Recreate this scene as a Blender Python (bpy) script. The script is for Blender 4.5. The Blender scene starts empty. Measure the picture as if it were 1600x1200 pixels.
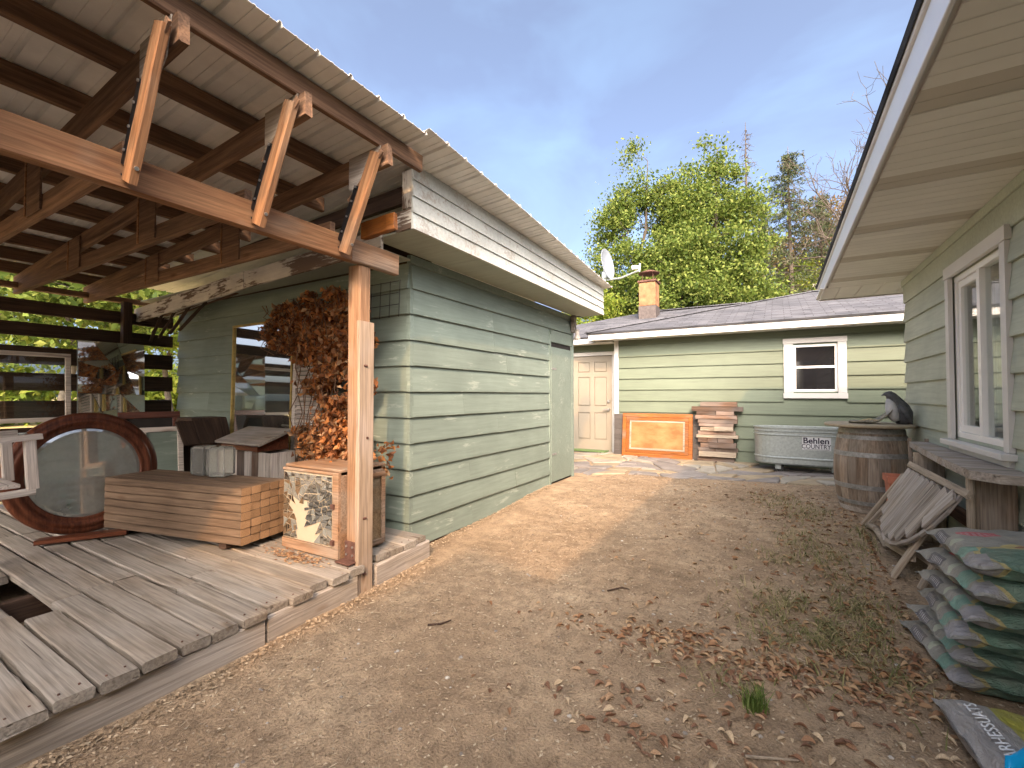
import bpy, math, random
import numpy as np
from mathutils import Vector, Matrix
R = math.radians
random.seed(7); NR = np.random.default_rng(7)
S = bpy.context.scene
COL = S.collection

# ------------------------------------------------------------------ camera
YAW, PITCH, CAMH = R(30.5), R(1.35), 1.35
cam = bpy.data.cameras.new('camera'); cam_o = bpy.data.objects.new('camera', cam); COL.objects.link(cam_o)
cam.sensor_width = 36; cam.lens = 705/1600*36; cam.clip_start = .05; cam.clip_end = 600
cam_o.location = (0, 0, CAMH); cam_o.rotation_euler = (R(90)+PITCH, 0, YAW)
S.camera = cam_o
# ------------------------------------------------------------------ light
SUN_EL = R(34.5); SUN_TO = Vector((.46, -.888, 0)).normalized()
w = bpy.data.worlds.new('World'); S.world = w; w.use_nodes = True
nt = w.node_tree; bg = nt.nodes['Background']
sky = nt.nodes.new('ShaderNodeTexSky'); sky.sky_type = 'NISHITA'; sky.sun_disc = False
sky.sun_elevation = SUN_EL; sky.sun_rotation = math.atan2(SUN_TO.x, SUN_TO.y)
sky.air_density = .35; sky.dust_density = 7.5; sky.ozone_density = 3.0; sky.altitude = 0
# thin smoke veils: soft noise that slightly whitens the blue
tc = nt.nodes.new('ShaderNodeTexCoord'); mp = nt.nodes.new('ShaderNodeMapping'); mp.inputs['Scale'].default_value = (1.2, 1.2, 2.6)
nz = nt.nodes.new('ShaderNodeTexNoise'); nz.inputs['Scale'].default_value = 1.5; nz.inputs['Distortion'].default_value = .6; nz.inputs['Detail'].default_value = 5; nz.inputs['Roughness'].default_value = .55
rp = nt.nodes.new('ShaderNodeValToRGB'); rp.color_ramp.elements[0].position = .44; rp.color_ramp.elements[1].position = .64
rp.color_ramp.elements[0].color = (.15, .15, .15, 1); rp.color_ramp.elements[1].color = (1, 1, 1, 1)
mx = nt.nodes.new('ShaderNodeMix'); mx.data_type = 'RGBA'; mx.blend_type = 'ADD'; mx.inputs['B'].default_value = (.13, .25, .34, 1)
L = nt.links.new
L(tc.outputs['Generated'], mp.inputs['Vector']); L(mp.outputs[0], nz.inputs['Vector']); L(nz.outputs['Fac'], rp.inputs['Fac'])
L(rp.outputs['Color'], mx.inputs['Factor']); tint = nt.nodes.new('ShaderNodeMix'); tint.data_type = 'RGBA'; tint.blend_type = 'MULTIPLY'; tint.inputs['Factor'].default_value = 1; tint.inputs['B'].default_value = (1.07, 1.0, .89, 1); L(sky.outputs[0], tint.inputs['A']); L(tint.outputs['Result'], mx.inputs['A']); L(mx.outputs['Result'], bg.inputs['Color'])
bg.inputs['Strength'].default_value = .15
sun = bpy.data.lights.new('sun', 'SUN'); sun.energy = .65; sun.angle = R(1.2); sun.color = (1, .56, .23)
sun_o = bpy.data.objects.new('sun', sun); COL.objects.link(sun_o)
to_sun = Vector((SUN_TO.x*math.cos(SUN_EL), SUN_TO.y*math.cos(SUN_EL), math.sin(SUN_EL)))
sun_o.rotation_euler = to_sun.to_track_quat('Z', 'Y').to_euler(); sun_o.location = (8, -14, 12)
vs = S.view_settings; S.display_settings.display_device = 'sRGB'
vs.view_transform = 'Standard'; vs.look = 'None'; vs.exposure = 2.4; vs.gamma = 1; vs.use_curve_mapping = False
S.cycles.max_bounces = 10; S.cycles.diffuse_bounces = 6; S.cycles.transparent_max_bounces = 12

# ------------------------------------------------------------------ helpers
WM = {}
def tag(o, label=None, cat=None, group=None, kind=None):
    if label: o['label'] = label
    if cat: o['category'] = cat
    if group: o['group'] = group
    if kind: o['kind'] = kind
    return o
def put(o, parent=None, M=None):
    M = M or Matrix.Identity(4)
    COL.objects.link(o)
    if parent is not None:
        o.parent = parent; o.matrix_parent_inverse = WM[parent].inverted()
    o.matrix_basis = M; WM[o] = M.copy()
    return o
def thing(name, label, cat, loc=(0, 0, 0), group=None, kind=None):
    o = bpy.data.objects.new(name, None); o.empty_display_size = .1
    put(o, None, Matrix.Translation(loc)); return tag(o, label, cat, group, kind)
def copy_tree(o, T, parent=None):
    c = o.copy(); COL.objects.link(c); c.parent = parent
    if parent is None: c.matrix_basis = T @ o.matrix_basis
    for ch in o.children: copy_tree(ch, T, c)
    return c
class MB:
    def __init__(s): s.v = []; s.f = []
    def add(s, vs, fs):
        n = len(s.v); s.v += [tuple(p) for p in vs]; s.f += [tuple(i+n for i in f) for f in fs]; return s
    def box(s, x0, x1, y0, y1, z0, z1):
        return s.add([(x0,y0,z0),(x1,y0,z0),(x1,y1,z0),(x0,y1,z0),(x0,y0,z1),(x1,y0,z1),(x1,y1,z1),(x0,y1,z1)],
                     [(3,2,1,0),(4,5,6,7),(0,1,5,4),(1,2,6,5),(2,3,7,6),(3,0,4,7)])
    def cbox(s, x0, x1, y0, y1, z0, z1, c=.004):
        vs = []
        for zz, k in ((z0, c), (z0+c, 0), (z1-c, 0), (z1, c)):
            a, b, d, e = x0+k, x1-k, y0+k, y1-k
            vs += [(a,d,zz),(b,d,zz),(b,e,zz),(a,e,zz)]
        fs = [(3,2,1,0),(12,13,14,15)]
        for l in range(3):
            for i in range(4): j = (i+1) % 4; fs.append((l*4+i, l*4+j, l*4+4+j, l*4+4+i))
        return s.add(vs, fs)
    def prism(s, pts, a, b):              # polygon pts (3d, CCW seen from +d) extruded by vector b-a... pts + a, pts + b
        n = len(pts); P = [Vector(p)+Vector(a) for p in pts]+[Vector(p)+Vector(b) for p in pts]
        return s.add(P, [tuple(range(n-1, -1, -1)), tuple(range(n, 2*n))]+[(i, (i+1) % n, n+(i+1) % n, n+i) for i in range(n)])
    def tube(s, pts, rad, n=8, cap=True):
        pts = [Vector(p) for p in pts]; m = len(pts)
        rad = rad if hasattr(rad, '__len__') else [rad]*m
        vs = []; ref = None
        for i, p in enumerate(pts):
            t = (pts[min(i+1, m-1)]-pts[max(i-1, 0)]).normalized()
            if ref is None: ref = Vector((0, 0, 1)) if abs(t.z) < .9 else Vector((1, 0, 0))
            u = (ref - t*ref.dot(t)).normalized(); v = t.cross(u); ref = u
            for k in range(n):
                a = 2*math.pi*k/n; vs.append(p+(u*math.cos(a)+v*math.sin(a))*rad[i])
        fs = [(i*n+k, i*n+(k+1) % n, (i+1)*n+(k+1) % n, (i+1)*n+k) for i in range(m-1) for k in range(n)]
        if cap: fs += [tuple(range(n-1, -1, -1)), tuple(range((m-1)*n, m*n))]
        return s.add(vs, fs)
    def lathe(s, prof, n=32, c=(0, 0, 0), cap=True):
        vs = []; m = len(prof)
        for r, z in prof:
            for k in range(n):
                a = 2*math.pi*k/n; vs.append((c[0]+r*math.cos(a), c[1]+r*math.sin(a), c[2]+z))
        fs = [(i*n+k, i*n+(k+1) % n, (i+1)*n+(k+1) % n, (i+1)*n+k) for i in range(m-1) for k in range(n)]
        if cap: fs += [tuple(range(n-1, -1, -1)), tuple(range((m-1)*n, m*n))]
        return s.add(vs, fs)
    def mesh(s, name, mat=None, smooth=False):
        me = bpy.data.meshes.new(name); me.from_pydata(s.v, [], s.f)
        if mat: me.materials.append(mat)
        if smooth: me.polygons.foreach_set('use_smooth', [True]*len(me.polygons))
        me.update(); return me
    def build(s, name, mat, parent=None, M=None, smooth=False):
        return put(bpy.data.objects.new(name, s.mesh(name, mat, smooth)), parent, M)
def npmesh(name, verts, faces, mat):
    """verts (N,3), faces (M,k) numpy -> mesh"""
    me = bpy.data.meshes.new(name); k = faces.shape[1]; nf = len(faces)
    me.vertices.add(len(verts)); me.vertices.foreach_set('co', verts.astype(np.float32).ravel())
    me.loops.add(nf*k); me.loops.foreach_set('vertex_index', faces.astype(np.int32).ravel())
    me.polygons.add(nf); me.polygons.foreach_set('loop_start', np.arange(nf, dtype=np.int32)*k)
    me.update(calc_edges=True); me.materials.append(mat); return me
def frame(a, b, up=(0, 0, 1)):
    a, b = Vector(a), Vector(b); x = (b-a).normalized(); up = Vector(up)
    if abs(x.dot(up)) > .98: up = Vector((0, 1, 0))
    y = up.cross(x).normalized(); z = x.cross(y)
    M = Matrix((x, y, z)).transposed().to_4x4(); M.translation = (a+b)/2
    return M, (b-a).length
BC = {}
def board(name, a, b, w, h, mat, parent=None, up=(0, 0, 1), ch=.004, seg=1, jit=0, sag=0):
    """timber from a to b: local X along the length, w across (local Y), h along `up` (local Z)"""
    M, Ln = frame(a, b, up)
    key = (name, round(Ln, 3), round(w, 4), round(h, 4), mat.name, ch) if not jit and not sag else None
    if key and key in BC: return put(bpy.data.objects.new(name, BC[key]), parent, M)
    y, z, c = w/2, h/2, min(ch, w*.3, h*.3)
    ring = [(-y+c,-z),(y-c,-z),(y,-z+c),(y,z-c),(y-c,z),(-y+c,z),(-y,z-c),(-y,-z+c)]
    vs = []
    for i in range(seg+1):
        t = i/seg; dz = -sag*4*t*(1-t)
        jy = [random.uniform(-jit, jit) for _ in range(8)]; jz = [random.uniform(-jit, jit)*.5 for _ in range(8)]
        jx = random.uniform(-jit, jit)*1.5 if jit and i in (0, seg) else 0
        for k, (yy, zz) in enumerate(ring):
            vs.append(((t-.5)*Ln+jx+(random.uniform(-jit, jit) if jit and i in (0, seg) else 0), yy+jy[k], zz+dz+jz[k]))
    fs = [tuple(range(7, -1, -1)), tuple(range(seg*8, seg*8+8))]
    fs += [(i*8+k, i*8+(k+1) % 8, (i+1)*8+(k+1) % 8, (i+1)*8+k) for i in range(seg) for k in range(8)]
    mb = MB(); mb.add(vs, fs); me = mb.mesh(name, mat)
    if key: BC[key] = me
    return put(bpy.data.objects.new(name, me), parent, M)
def siding(parent, p, d, n, length, h, mat, t=.03, name='siding_board'):
    """one clapboard: p bottom start point on the wall plane, d along, n outwards"""
    p, d, n = Vector(p), Vector(d).normalized(), Vector(n).normalized()
    if d.cross(n).z < 0: p = p+d*length; d = -d
    M = Matrix((d, n, Vector((0, 0, 1)))).transposed().to_4x4(); M.translation = p
    key = ('sid', round(length, 3), round(h, 3), mat.name, t)
    if key not in BC:
        sec = [(0,0),(t-.003,0),(t,.003),(t*.99,.02),(.006,h+.012),(0,h+.012)]
        mb = MB(); k = len(sec)
        ns = max(1, int(length/.8)); vs = []
        for i in range(ns+1):
            j = random.uniform(-.0022, .0022); jz = random.uniform(-.003, .003)
            for q, (y, z) in enumerate(sec): vs.append((length*i/ns, y+(j if 0 < q < 4 else 0), z+(jz if q < 4 else 0)))
        fs = [tuple(range(k)), tuple(range((ns+1)*k-1, ns*k-1, -1))]
        fs += [(i*k+(a+1) % k, i*k+a, (i+1)*k+a, (i+1)*k+(a+1) % k) for i in range(ns) for a in range(k)]
        mb.add(vs, fs); BC[key] = mb.mesh(name, mat)
    return put(bpy.data.objects.new(name, BC[key]), parent, M)
def text_mesh(txt, size, mat, ext=.0015, bold=0.0, sx=1):
    c = bpy.data.curves.new('lettering', 'FONT'); c.body = txt; c.size = size; c.extrude = ext; c.offset = bold; c.align_x = 'CENTER'
    o = bpy.data.objects.new('lettering', c); COL.objects.link(o)
    dg = bpy.context.evaluated_depsgraph_get(); me = bpy.data.meshes.new_from_object(o.evaluated_get(dg))
    bpy.data.objects.remove(o); bpy.data.curves.remove(c); me.materials.clear(); me.materials.append(mat)
    for v in me.vertices: v.co.x *= sx
    return me

# ------------------------------------------------------------------ materials
def newmat(name):
    m = bpy.data.materials.new(name); m.use_nodes = True
    return m, m.node_tree, m.node_tree.nodes['Principled BSDF']
def N(nt, kind, **kw):
    n = nt.nodes.new(kind)
    for k, v in kw.items(): setattr(n, k, v)
    return n
def ramp(nt, stops):
    r = N(nt, 'ShaderNodeValToRGB'); e = r.color_ramp.elements
    while len(e) < len(stops): e.new(.5)
    for i, (p, c) in enumerate(stops): e[i].position = p; e[i].color = (*c, 1) if len(c) == 3 else c
    return r
def mixc(nt, fac, a, b, mode='MIX'):
    m = N(nt, 'ShaderNodeMix', data_type='RGBA', blend_type=mode)
    for s, v in (('Factor', fac), ('A', a), ('B', b)):
        if isinstance(v, bpy.types.NodeSocket): nt.links.new(v, m.inputs[s])
        elif s == 'Factor': m.inputs[s].default_value = v
        else: m.inputs[s].default_value = (*v, 1)
    return m.outputs['Result']
def noise(nt, vec, scale, detail=4, rough=.55, dist=0):
    n = N(nt, 'ShaderNodeTexNoise'); n.inputs['Scale'].default_value = scale; n.inputs['Detail'].default_value = detail
    n.inputs['Roughness'].default_value = rough; n.inputs['Distortion'].default_value = dist
    nt.links.new(vec, n.inputs['Vector']); return n.outputs['Fac']
def coords(nt, scale=(1, 1, 1), rnd=True):
    tc = N(nt, 'ShaderNodeTexCoord'); mp = N(nt, 'ShaderNodeMapping'); mp.inputs['Scale'].default_value = scale
    src = tc.outputs['Object']
    if rnd:
        oi = N(nt, 'ShaderNodeObjectInfo'); mul = N(nt, 'ShaderNodeMath', operation='MULTIPLY'); mul.inputs[1].default_value = 37.7
        nt.links.new(oi.outputs['Random'], mul.inputs[0])
        ad = N(nt, 'ShaderNodeVectorMath', operation='ADD'); nt.links.new(src, ad.inputs[0]); nt.links.new(mul.outputs[0], ad.inputs[1]); src = ad.outputs[0]
    nt.links.new(src, mp.inputs['Vector']); return mp.outputs[0]
def bump(nt, b, h, strength=.3, dist=.01):
    bp = N(nt, 'ShaderNodeBump'); bp.inputs['Strength'].default_value = strength; bp.inputs['Distance'].default_value = dist
    nt.links.new(h, bp.inputs['Height']); nt.links.new(bp.outputs[0], b.inputs['Normal'])
def objvar(nt, col, amt=.25):
    oi = N(nt, 'ShaderNodeObjectInfo'); mr = N(nt, 'ShaderNodeMapRange'); mr.inputs['To Min'].default_value = 1-amt; mr.inputs['To Max'].default_value = 1+amt
    nt.links.new(oi.outputs['Random'], mr.inputs['Value'])
    v = N(nt, 'ShaderNodeVectorMath', operation='SCALE'); nt.links.new(col, v.inputs[0]); nt.links.new(mr.outputs[0], v.inputs['Scale']); return v.outputs[0]
def wood(name, dark, light, grey=None, greyamt=.5, gs=1.0, rough=.8, var=.18, crack=.5, bmp=.5, knots=.6):
    m, nt, b = newmat(name)
    v = coords(nt, (1.2*gs, 16*gs, 16*gs)); v2 = coords(nt, (2.0*gs, 70*gs, 70*gs)); v3 = coords(nt, (1.1, 2.2, 2.2))
    g = noise(nt, v, 1.6, 5, .62, 1.2); fine = noise(nt, v2, 1.5, 3, .6, .4); big = noise(nt, v3, 1.8, 3)
    r = ramp(nt, [(.28, dark), (.5, tuple((a+c)/2 for a, c in zip(dark, light))), (.68, light)]); nt.links.new(g, r.inputs[0])
    r2 = ramp(nt, [(.35, (.72, .72, .72)), (.6, (1.12, 1.12, 1.12))]); nt.links.new(fine, r2.inputs[0])
    c = mixc(nt, 1, r.outputs[0], r2.outputs[0], 'MULTIPLY')
    if grey:
        rg = ramp(nt, [(.5-greyamt*.5, (1, 1, 1)), (.5-greyamt*.5+.28, (0, 0, 0))] if greyamt < 0 else [(.62-greyamt*.5, (0, 0, 0)), (.86-greyamt*.5, (1, 1, 1))])
        nt.links.new(big, rg.inputs[0]); gr = mixc(nt, 1, grey, r2.outputs[0], 'MULTIPLY'); c = mixc(nt, rg.outputs[0], c, gr)
    vc = coords(nt, (.8*gs, 22*gs, 22*gs)); ck = noise(nt, vc, 1.1, 2, .5, .8)
    rc = ramp(nt, [(.30-.02/max(crack, .01)*.2, (.22, .2, .18)), (.345, (1, 1, 1))]); nt.links.new(ck, rc.inputs[0])
    c = mixc(nt, crack, c, mixc(nt, 1, c, rc.outputs[0], 'MULTIPLY'))
    vk = coords(nt, (1.6, 5.5, 5.5)); vo = N(nt, 'ShaderNodeTexVoronoi'); vo.inputs['Scale'].default_value = 1; nt.links.new(vk, vo.inputs['Vector'])
    rk = ramp(nt, [(.035, (.25, .18, .13)), (.075, (.62, .5, .4)), (.13, (1, 1, 1))]); nt.links.new(vo.outputs['Distance'], rk.inputs[0]); c = mixc(nt, knots, c, mixc(nt, 1, c, rk.outputs[0], 'MULTIPLY'))
    c = objvar(nt, c, var); nt.links.new(c, b.inputs['Base Color']); b.inputs['Roughness'].default_value = rough
    b.inputs['Specular IOR Level'].default_value = .25
    hh = N(nt, 'ShaderNodeMath', operation='ADD'); nt.links.new(fine, hh.inputs[0]); nt.links.new(rc.outputs[0], hh.inputs[1]); bump(nt, b, hh.outputs[0], bmp, .004)
    return m
def paint(name, col, wear=None, wearcol=(.3, .27, .23), rough=.6, var=.05, dirt=.2, grain=True, bmp=.25, spec=.3):
    m, nt, b = newmat(name)
    v = coords(nt, (1, 1, 1)); vg = coords(nt, (1.5, 30, 30)); big = noise(nt, v, 1.7, 5, .6); gr = noise(nt, vg, 1.5, 4, .6, .5)
    r = ramp(nt, [(.3, tuple(x*(1-dirt) for x in col)), (.7, tuple(min(1, x*(1+dirt*.4)) for x in col))]); nt.links.new(big, r.inputs[0])
    c = r.outputs[0]
    if grain:
        r2 = ramp(nt, [(.3, (.86, .86, .86)), (.6, (1.04, 1.04, 1.04))]); nt.links.new(gr, r2.inputs[0]); c = mixc(nt, 1, c, r2.outputs[0], 'MULTIPLY')
    if wear:
        vw = coords(nt, (3, 26, 26)); a = noise(nt, vw, 1.3, 6, .7, .6); bb = noise(nt, coords(nt, (1.3, 2.5, 2.5)), 1.6, 3)
        mu = N(nt, 'ShaderNodeMath', operation='MULTIPLY'); nt.links.new(a, mu.inputs[0]); nt.links.new(bb, mu.inputs[1])
        rw = ramp(nt, [(.36-wear*.18, (0, 0, 0)), (.40-wear*.18, (1, 1, 1))]); nt.links.new(mu.outputs[0], rw.inputs[0])
        c = mixc(nt, rw.outputs[0], c, wearcol)
    c = objvar(nt, c, var); nt.links.new(c, b.inputs['Base Color']); b.inputs['Roughness'].default_value = rough; b.inputs['Specular IOR Level'].default_value = spec
    bump(nt, b, gr if grain else big, bmp, .003)
    return m
def plain(name, col, rough=.6, metal=0, nscale=8, amt=.15, bmp=.1, spec=.4):
    m, nt, b = newmat(name); n = noise(nt, coords(nt), nscale, 4, .6)
    r = ramp(nt, [(.3, tuple(x*(1-amt) for x in col)), (.7, tuple(min(1, x*(1+amt)) for x in col))]); nt.links.new(n, r.inputs[0])
    nt.links.new(r.outputs[0], b.inputs['Base Color']); b.inputs['Roughness'].default_value = rough; b.inputs['Metallic'].default_value = metal
    b.inputs['Specular IOR Level'].default_value = spec
    if bmp: bump(nt, b, n, bmp, .004)
    return m
def leafmat(name, cols, trans=.3, rough=.6):
    m, nt, b = newmat(name); g = N(nt, 'ShaderNodeNewGeometry'); k = len(cols)
    r = ramp(nt, [(i/(k-1), c) for i, c in enumerate(cols)]); nt.links.new(g.outputs['Random Per Island'], r.inputs[0])
    nt.links.new(r.outputs[0], b.inputs['Base Color']); b.inputs['Roughness'].default_value = rough; b.inputs['Specular IOR Level'].default_value = .25
    t = N(nt, 'ShaderNodeBsdfTranslucent'); nt.links.new(r.outputs[0], t.inputs['Color']); ms = N(nt, 'ShaderNodeMixShader'); ms.inputs[0].default_value = trans
    out = nt.nodes['Material Output']; nt.links.new(b.outputs[0], ms.inputs[1]); nt.links.new(t.outputs[0], ms.inputs[2]); nt.links.new(ms.outputs[0], out.inputs['Surface'])
    return m
M_ = dict(
 shed = paint('shed_paint', (.20, .248, .21), wear=.12, wearcol=(.28, .325, .275), dirt=.16, rough=.65, bmp=.5),
 shedwhite = paint('shed_white_paint', (.55, .565, .52), wear=.30, wearcol=(.40, .37, .32), dirt=.22, rough=.7, bmp=.6),
 peeled = paint('peeled_white_paint', (.62, .58, .50), wear=.62, wearcol=(.13, .09, .065), dirt=.3, rough=.8, bmp=.8),
 soffit = paint('shed_soffit', (.36, .38, .31), dirt=.15),
 hsage = paint('house_sage_paint', (.40, .435, .35), dirt=.17, rough=.55, bmp=.12),
 bsage = paint('house_green_paint', (.145, .175, .125), dirt=.1, rough=.55, bmp=.12),
 trim = paint('white_trim_paint', (.58, .57, .545), dirt=.08, rough=.45, grain=False, bmp=.05),
 vinyl = plain('vinyl_white', (.80, .79, .76), .3, amt=.03, bmp=0),
 hsoffit = paint('house_soffit_vinyl', (.76, .755, .715), dirt=.12, rough=.5, grain=False, bmp=.05, var=.04),
 raw = wood('raw_fir_timber', (.18, .08, .036), (.36, .19, .092), grey=(.30, .21, .14), greyamt=.2, gs=.8, var=.12, crack=.55, rough=.75),
 post = wood('post_timber', (.20, .105, .055), (.37, .225, .13), grey=(.31, .235, .175), greyamt=.35, gs=.8, var=.06, crack=.5),
 pale = wood('pale_sistered_plank', (.27, .195, .13), (.43, .33, .245), grey=(.39, .31, .255), greyamt=.4, gs=.8, var=.05, crack=.35),
 brown = wood('brown_roof_timber', (.10, .058, .037), (.25, .145, .085), gs=.8, var=.22, crack=.4),
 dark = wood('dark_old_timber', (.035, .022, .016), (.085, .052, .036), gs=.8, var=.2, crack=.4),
 deck = wood('grey_deck_plank', (.16, .132, .104), (.30, .255, .203), grey=(.28, .252, .216), greyamt=.6, gs=.75, var=.14, crack=.8, bmp=.8),
 rim = wood('grey_rim_beam', (.2, .165, .13), (.40, .34, .27), grey=(.36, .32, .28), greyamt=.6, gs=.6, var=.08, crack=.9, bmp=.8),
 cedar = wood('cedar_lumber', (.115, .075, .048), (.20, .137, .09), gs=.7, var=.16, crack=.15),
 cedarend_lit = wood('cedar_end_grain_lit', (.30, .17, .085), (.46, .28, .15), gs=6, var=.2, crack=.1),  # end grain, its colour lightened for the sun on the stack end
 mahog = wood('mahogany_varnish', (.055, .017, .009), (.15, .05, .025), gs=.8, var=.05, crack=.1, rough=.32, bmp=.1),
 whitewash = wood('whitewashed_wood', (.42, .36, .31), (.66, .60, .54), grey=(.58, .53, .48), greyamt=.5, var=.18, crack=.6),
 grey = wood('weathered_grey_wood', (.17, .14, .11), (.40, .345, .285), grey=(.38, .345, .31), greyamt=.5, gs=.8, var=.2, crack=.7, bmp=.8),
 greylight = wood('pale_grey_wood', (.24, .195, .145), (.45, .375, .29), gs=.8, var=.15, crack=.5),
 oak = wood('barrel_oak', (.12, .085, .06), (.28, .205, .145), grey=(.28, .235, .19), greyamt=.5, gs=.9, var=.25, crack=.5, bmp=.7),
 orange = wood('orange_stained_pine', (.18, .055, .011), (.33, .12, .027), grey=(.24, .15, .1), greyamt=.2, gs=.8, var=.1, crack=.2, rough=.5),
 reclaim = wood('reclaimed_wood', (.085, .05, .035), (.22, .14, .095), grey=(.21, .17, .145), greyamt=.45, var=.45, crack=.4),
 metal = plain('galvanised_roof_sheet', (.76, .75, .71), .6, .0, 5, .1, .05),
 galv = plain('galvanised_steel', (.36, .40, .395), .42, .55, 26, .16, .06),
 strap = plain('black_steel_strap', (.012, .012, .014), .45, .3, 20, .2, .1),
 steel = plain('bright_steel', (.6, .6, .6), .3, .9, 10, .1, 0),
 rust = plain('rusty_bracket', (.12, .06, .045), .8, .3, 30, .5, .3),
 hoop = plain('barrel_hoop', (.28, .28, .27), .55, .5, 30, .3, .2),
 black = plain('black_rubber', (.012, .012, .012), .6, 0, 10, .2, .1),
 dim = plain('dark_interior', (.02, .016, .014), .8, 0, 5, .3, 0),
 concrete = plain('concrete', (.3, .28, .25), .9, 0, 12, .2, .3),
 dish = plain('dish_grey', (.22, .25, .28), .4, 0, 6, .05, 0),
 terra = plain('terracotta', (.42, .15, .09), .75, 0, 9, .25, .1),
 ink = plain('black_ink', (.012, .01, .03), .6, 0, 5, .1, 0),
 plate = plain('sticker_grey', (.60, .62, .64), .5, 0, 5, .05, 0),
 stripe = plain('chimney_flashing', (.09, .075, .07), .7, .2, 20, .3, .2),
 wire = plain('wire_black', (.02, .02, .02), .5, .4, 10, .1, 0),
)
def glass_dark(name, col=(.012, .012, .014), rough=.04, tr=None):
    m, nt, b = newmat(name); b.inputs['Base Color'].default_value = (*col, 1); b.inputs['Roughness'].default_value = rough; b.inputs['Specular IOR Level'].default_value = .8
    return m
def glass_clear(name, tint=(.93, .96, .95)):
    m, nt, b = newmat(name)
    g = N(nt, 'ShaderNodeBsdfGlossy'); g.inputs['Roughness'].default_value = .02; t = N(nt, 'ShaderNodeBsdfTransparent'); t.inputs['Color'].default_value = (*tint, 1)
    lw = N(nt, 'ShaderNodeLayerWeight'); lw.inputs['Blend'].default_value = .5; pw = N(nt, 'ShaderNodeMath', operation='POWER'); pw.inputs[1].default_value = 3.5; nt.links.new(lw.outputs['Facing'], pw.inputs[0])
    fr = N(nt, 'ShaderNodeMath', operation='MULTIPLY_ADD'); fr.inputs[1].default_value = .8; fr.inputs[2].default_value = .05; nt.links.new(pw.outputs[0], fr.inputs[0]); ms = N(nt, 'ShaderNodeMixShader')
    nt.links.new(fr.outputs[0], ms.inputs[0]); nt.links.new(t.outputs[0], ms.inputs[1]); nt.links.new(g.outputs[0], ms.inputs[2])
    nt.links.new(ms.outputs[0], nt.nodes['Material Output'].inputs['Surface']); return m
def mirror(name, dirt=.15, col=(.82, .85, .83), dust=(.3, .31, .28)):
    m, nt, b = newmat(name); b.inputs['Metallic'].default_value = 1; b.inputs['Base Color'].default_value = (*col, 1); b.inputs['Roughness'].default_value = .03
    d = N(nt, 'ShaderNodeBsdfDiffuse'); d.inputs['Color'].default_value = (*dust, 1); ms = N(nt, 'ShaderNodeMixShader')
    n = noise(nt, coords(nt), 2.6, 6, .7); r = ramp(nt, [(.3, (dirt*.5,)*3), (.75, (min(1, dirt*1.5),)*3)]); nt.links.new(n, r.inputs[0]); nt.links.new(r.outputs[0], ms.inputs[0])
    nt.links.new(b.outputs[0], ms.inputs[1]); nt.links.new(d.outputs[0], ms.inputs[2]); nt.links.new(ms.outputs[0], nt.nodes['Material Output'].inputs['Surface']); return m
M_['pane'] = glass_dark('dark_window_glass'); M_['glass'] = glass_clear('clear_glass'); M_['mirror'] = mirror('silver_mirror', .06); M_['dusty'] = mirror('dusty_mirror', .82, dust=(.24, .25, .23))
def roof_holes(m):                          # old nail holes that let pin-pricks of sky through
    nt = m.node_tree; out = nt.nodes['Material Output']; src = out.inputs['Surface'].links[0].from_socket
    v = coords(nt, (1, 1, 0)); vo = N(nt, 'ShaderNodeTexVoronoi'); vo.inputs['Scale'].default_value = 2.6; vo.inputs['Randomness'].default_value = 1; nt.links.new(v, vo.inputs['Vector'])
    lt = N(nt, 'ShaderNodeMath', operation='LESS_THAN'); lt.inputs[1].default_value = .008; nt.links.new(vo.outputs['Distance'], lt.inputs[0])
    t = N(nt, 'ShaderNodeBsdfTransparent'); ms = N(nt, 'ShaderNodeMixShader'); nt.links.new(lt.outputs[0], ms.inputs[0]); nt.links.new(src, ms.inputs[1]); nt.links.new(t.outputs[0], ms.inputs[2]); nt.links.new(ms.outputs[0], out.inputs['Surface'])
roof_holes(M_['metal'])
def shingle_mat():
    m, nt, b = newmat('asphalt_shingles'); tc = N(nt, 'ShaderNodeTexCoord'); br = N(nt, 'ShaderNodeTexBrick')
    br.inputs['Color1'].default_value = (.085, .09, .102, 1); br.inputs['Color2'].default_value = (.125, .132, .148, 1); br.inputs['Mortar'].default_value = (.055, .057, .062, 1)
    br.inputs['Scale'].default_value = 1; br.inputs['Brick Width'].default_value = .3; br.inputs['Row Height'].default_value = .14; br.inputs['Mortar Size'].default_value = .008; br.inputs['Mortar Smooth'].default_value = .2
    br.offset = .37; nt.links.new(tc.outputs['Object'], br.inputs['Vector'])
    n = noise(nt, coords(nt, rnd=False), 160, 2, .6); n2 = noise(nt, coords(nt, rnd=False), 1.5, 3)
    r = ramp(nt, [(.3, (.6, .6, .6)), (.7, (1.35, 1.35, 1.35))]); nt.links.new(n, r.inputs[0]); r2 = ramp(nt, [(.3, (.8, .8, .82)), (.7, (1.15, 1.12, 1.1))]); nt.links.new(n2, r2.inputs[0])
    n5 = noise(nt, coords(nt, (2.2, 17, 1), False), 1, 4, .6, .3); r5 = ramp(nt, [(.36, (.5, .5, .5)), (.47, (.95, .95, .95)), (.7, (1.25, 1.25, 1.25))]); nt.links.new(n5, r5.inputs[0])
    c = mixc(nt, 1, mixc(nt, 1, mixc(nt, 1, br.outputs['Color'], r5.outputs[0], 'MULTIPLY'), r.outputs[0], 'MULTIPLY'), r2.outputs[0], 'MULTIPLY'); nt.links.new(c, b.inputs['Base Color']); b.inputs['Roughness'].default_value = .95; b.inputs['Specular IOR Level'].default_value = .15
    bump(nt, b, br.outputs['Fac'], -.6, .01); return m
M_['shingle'] = shingle_mat()
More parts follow.
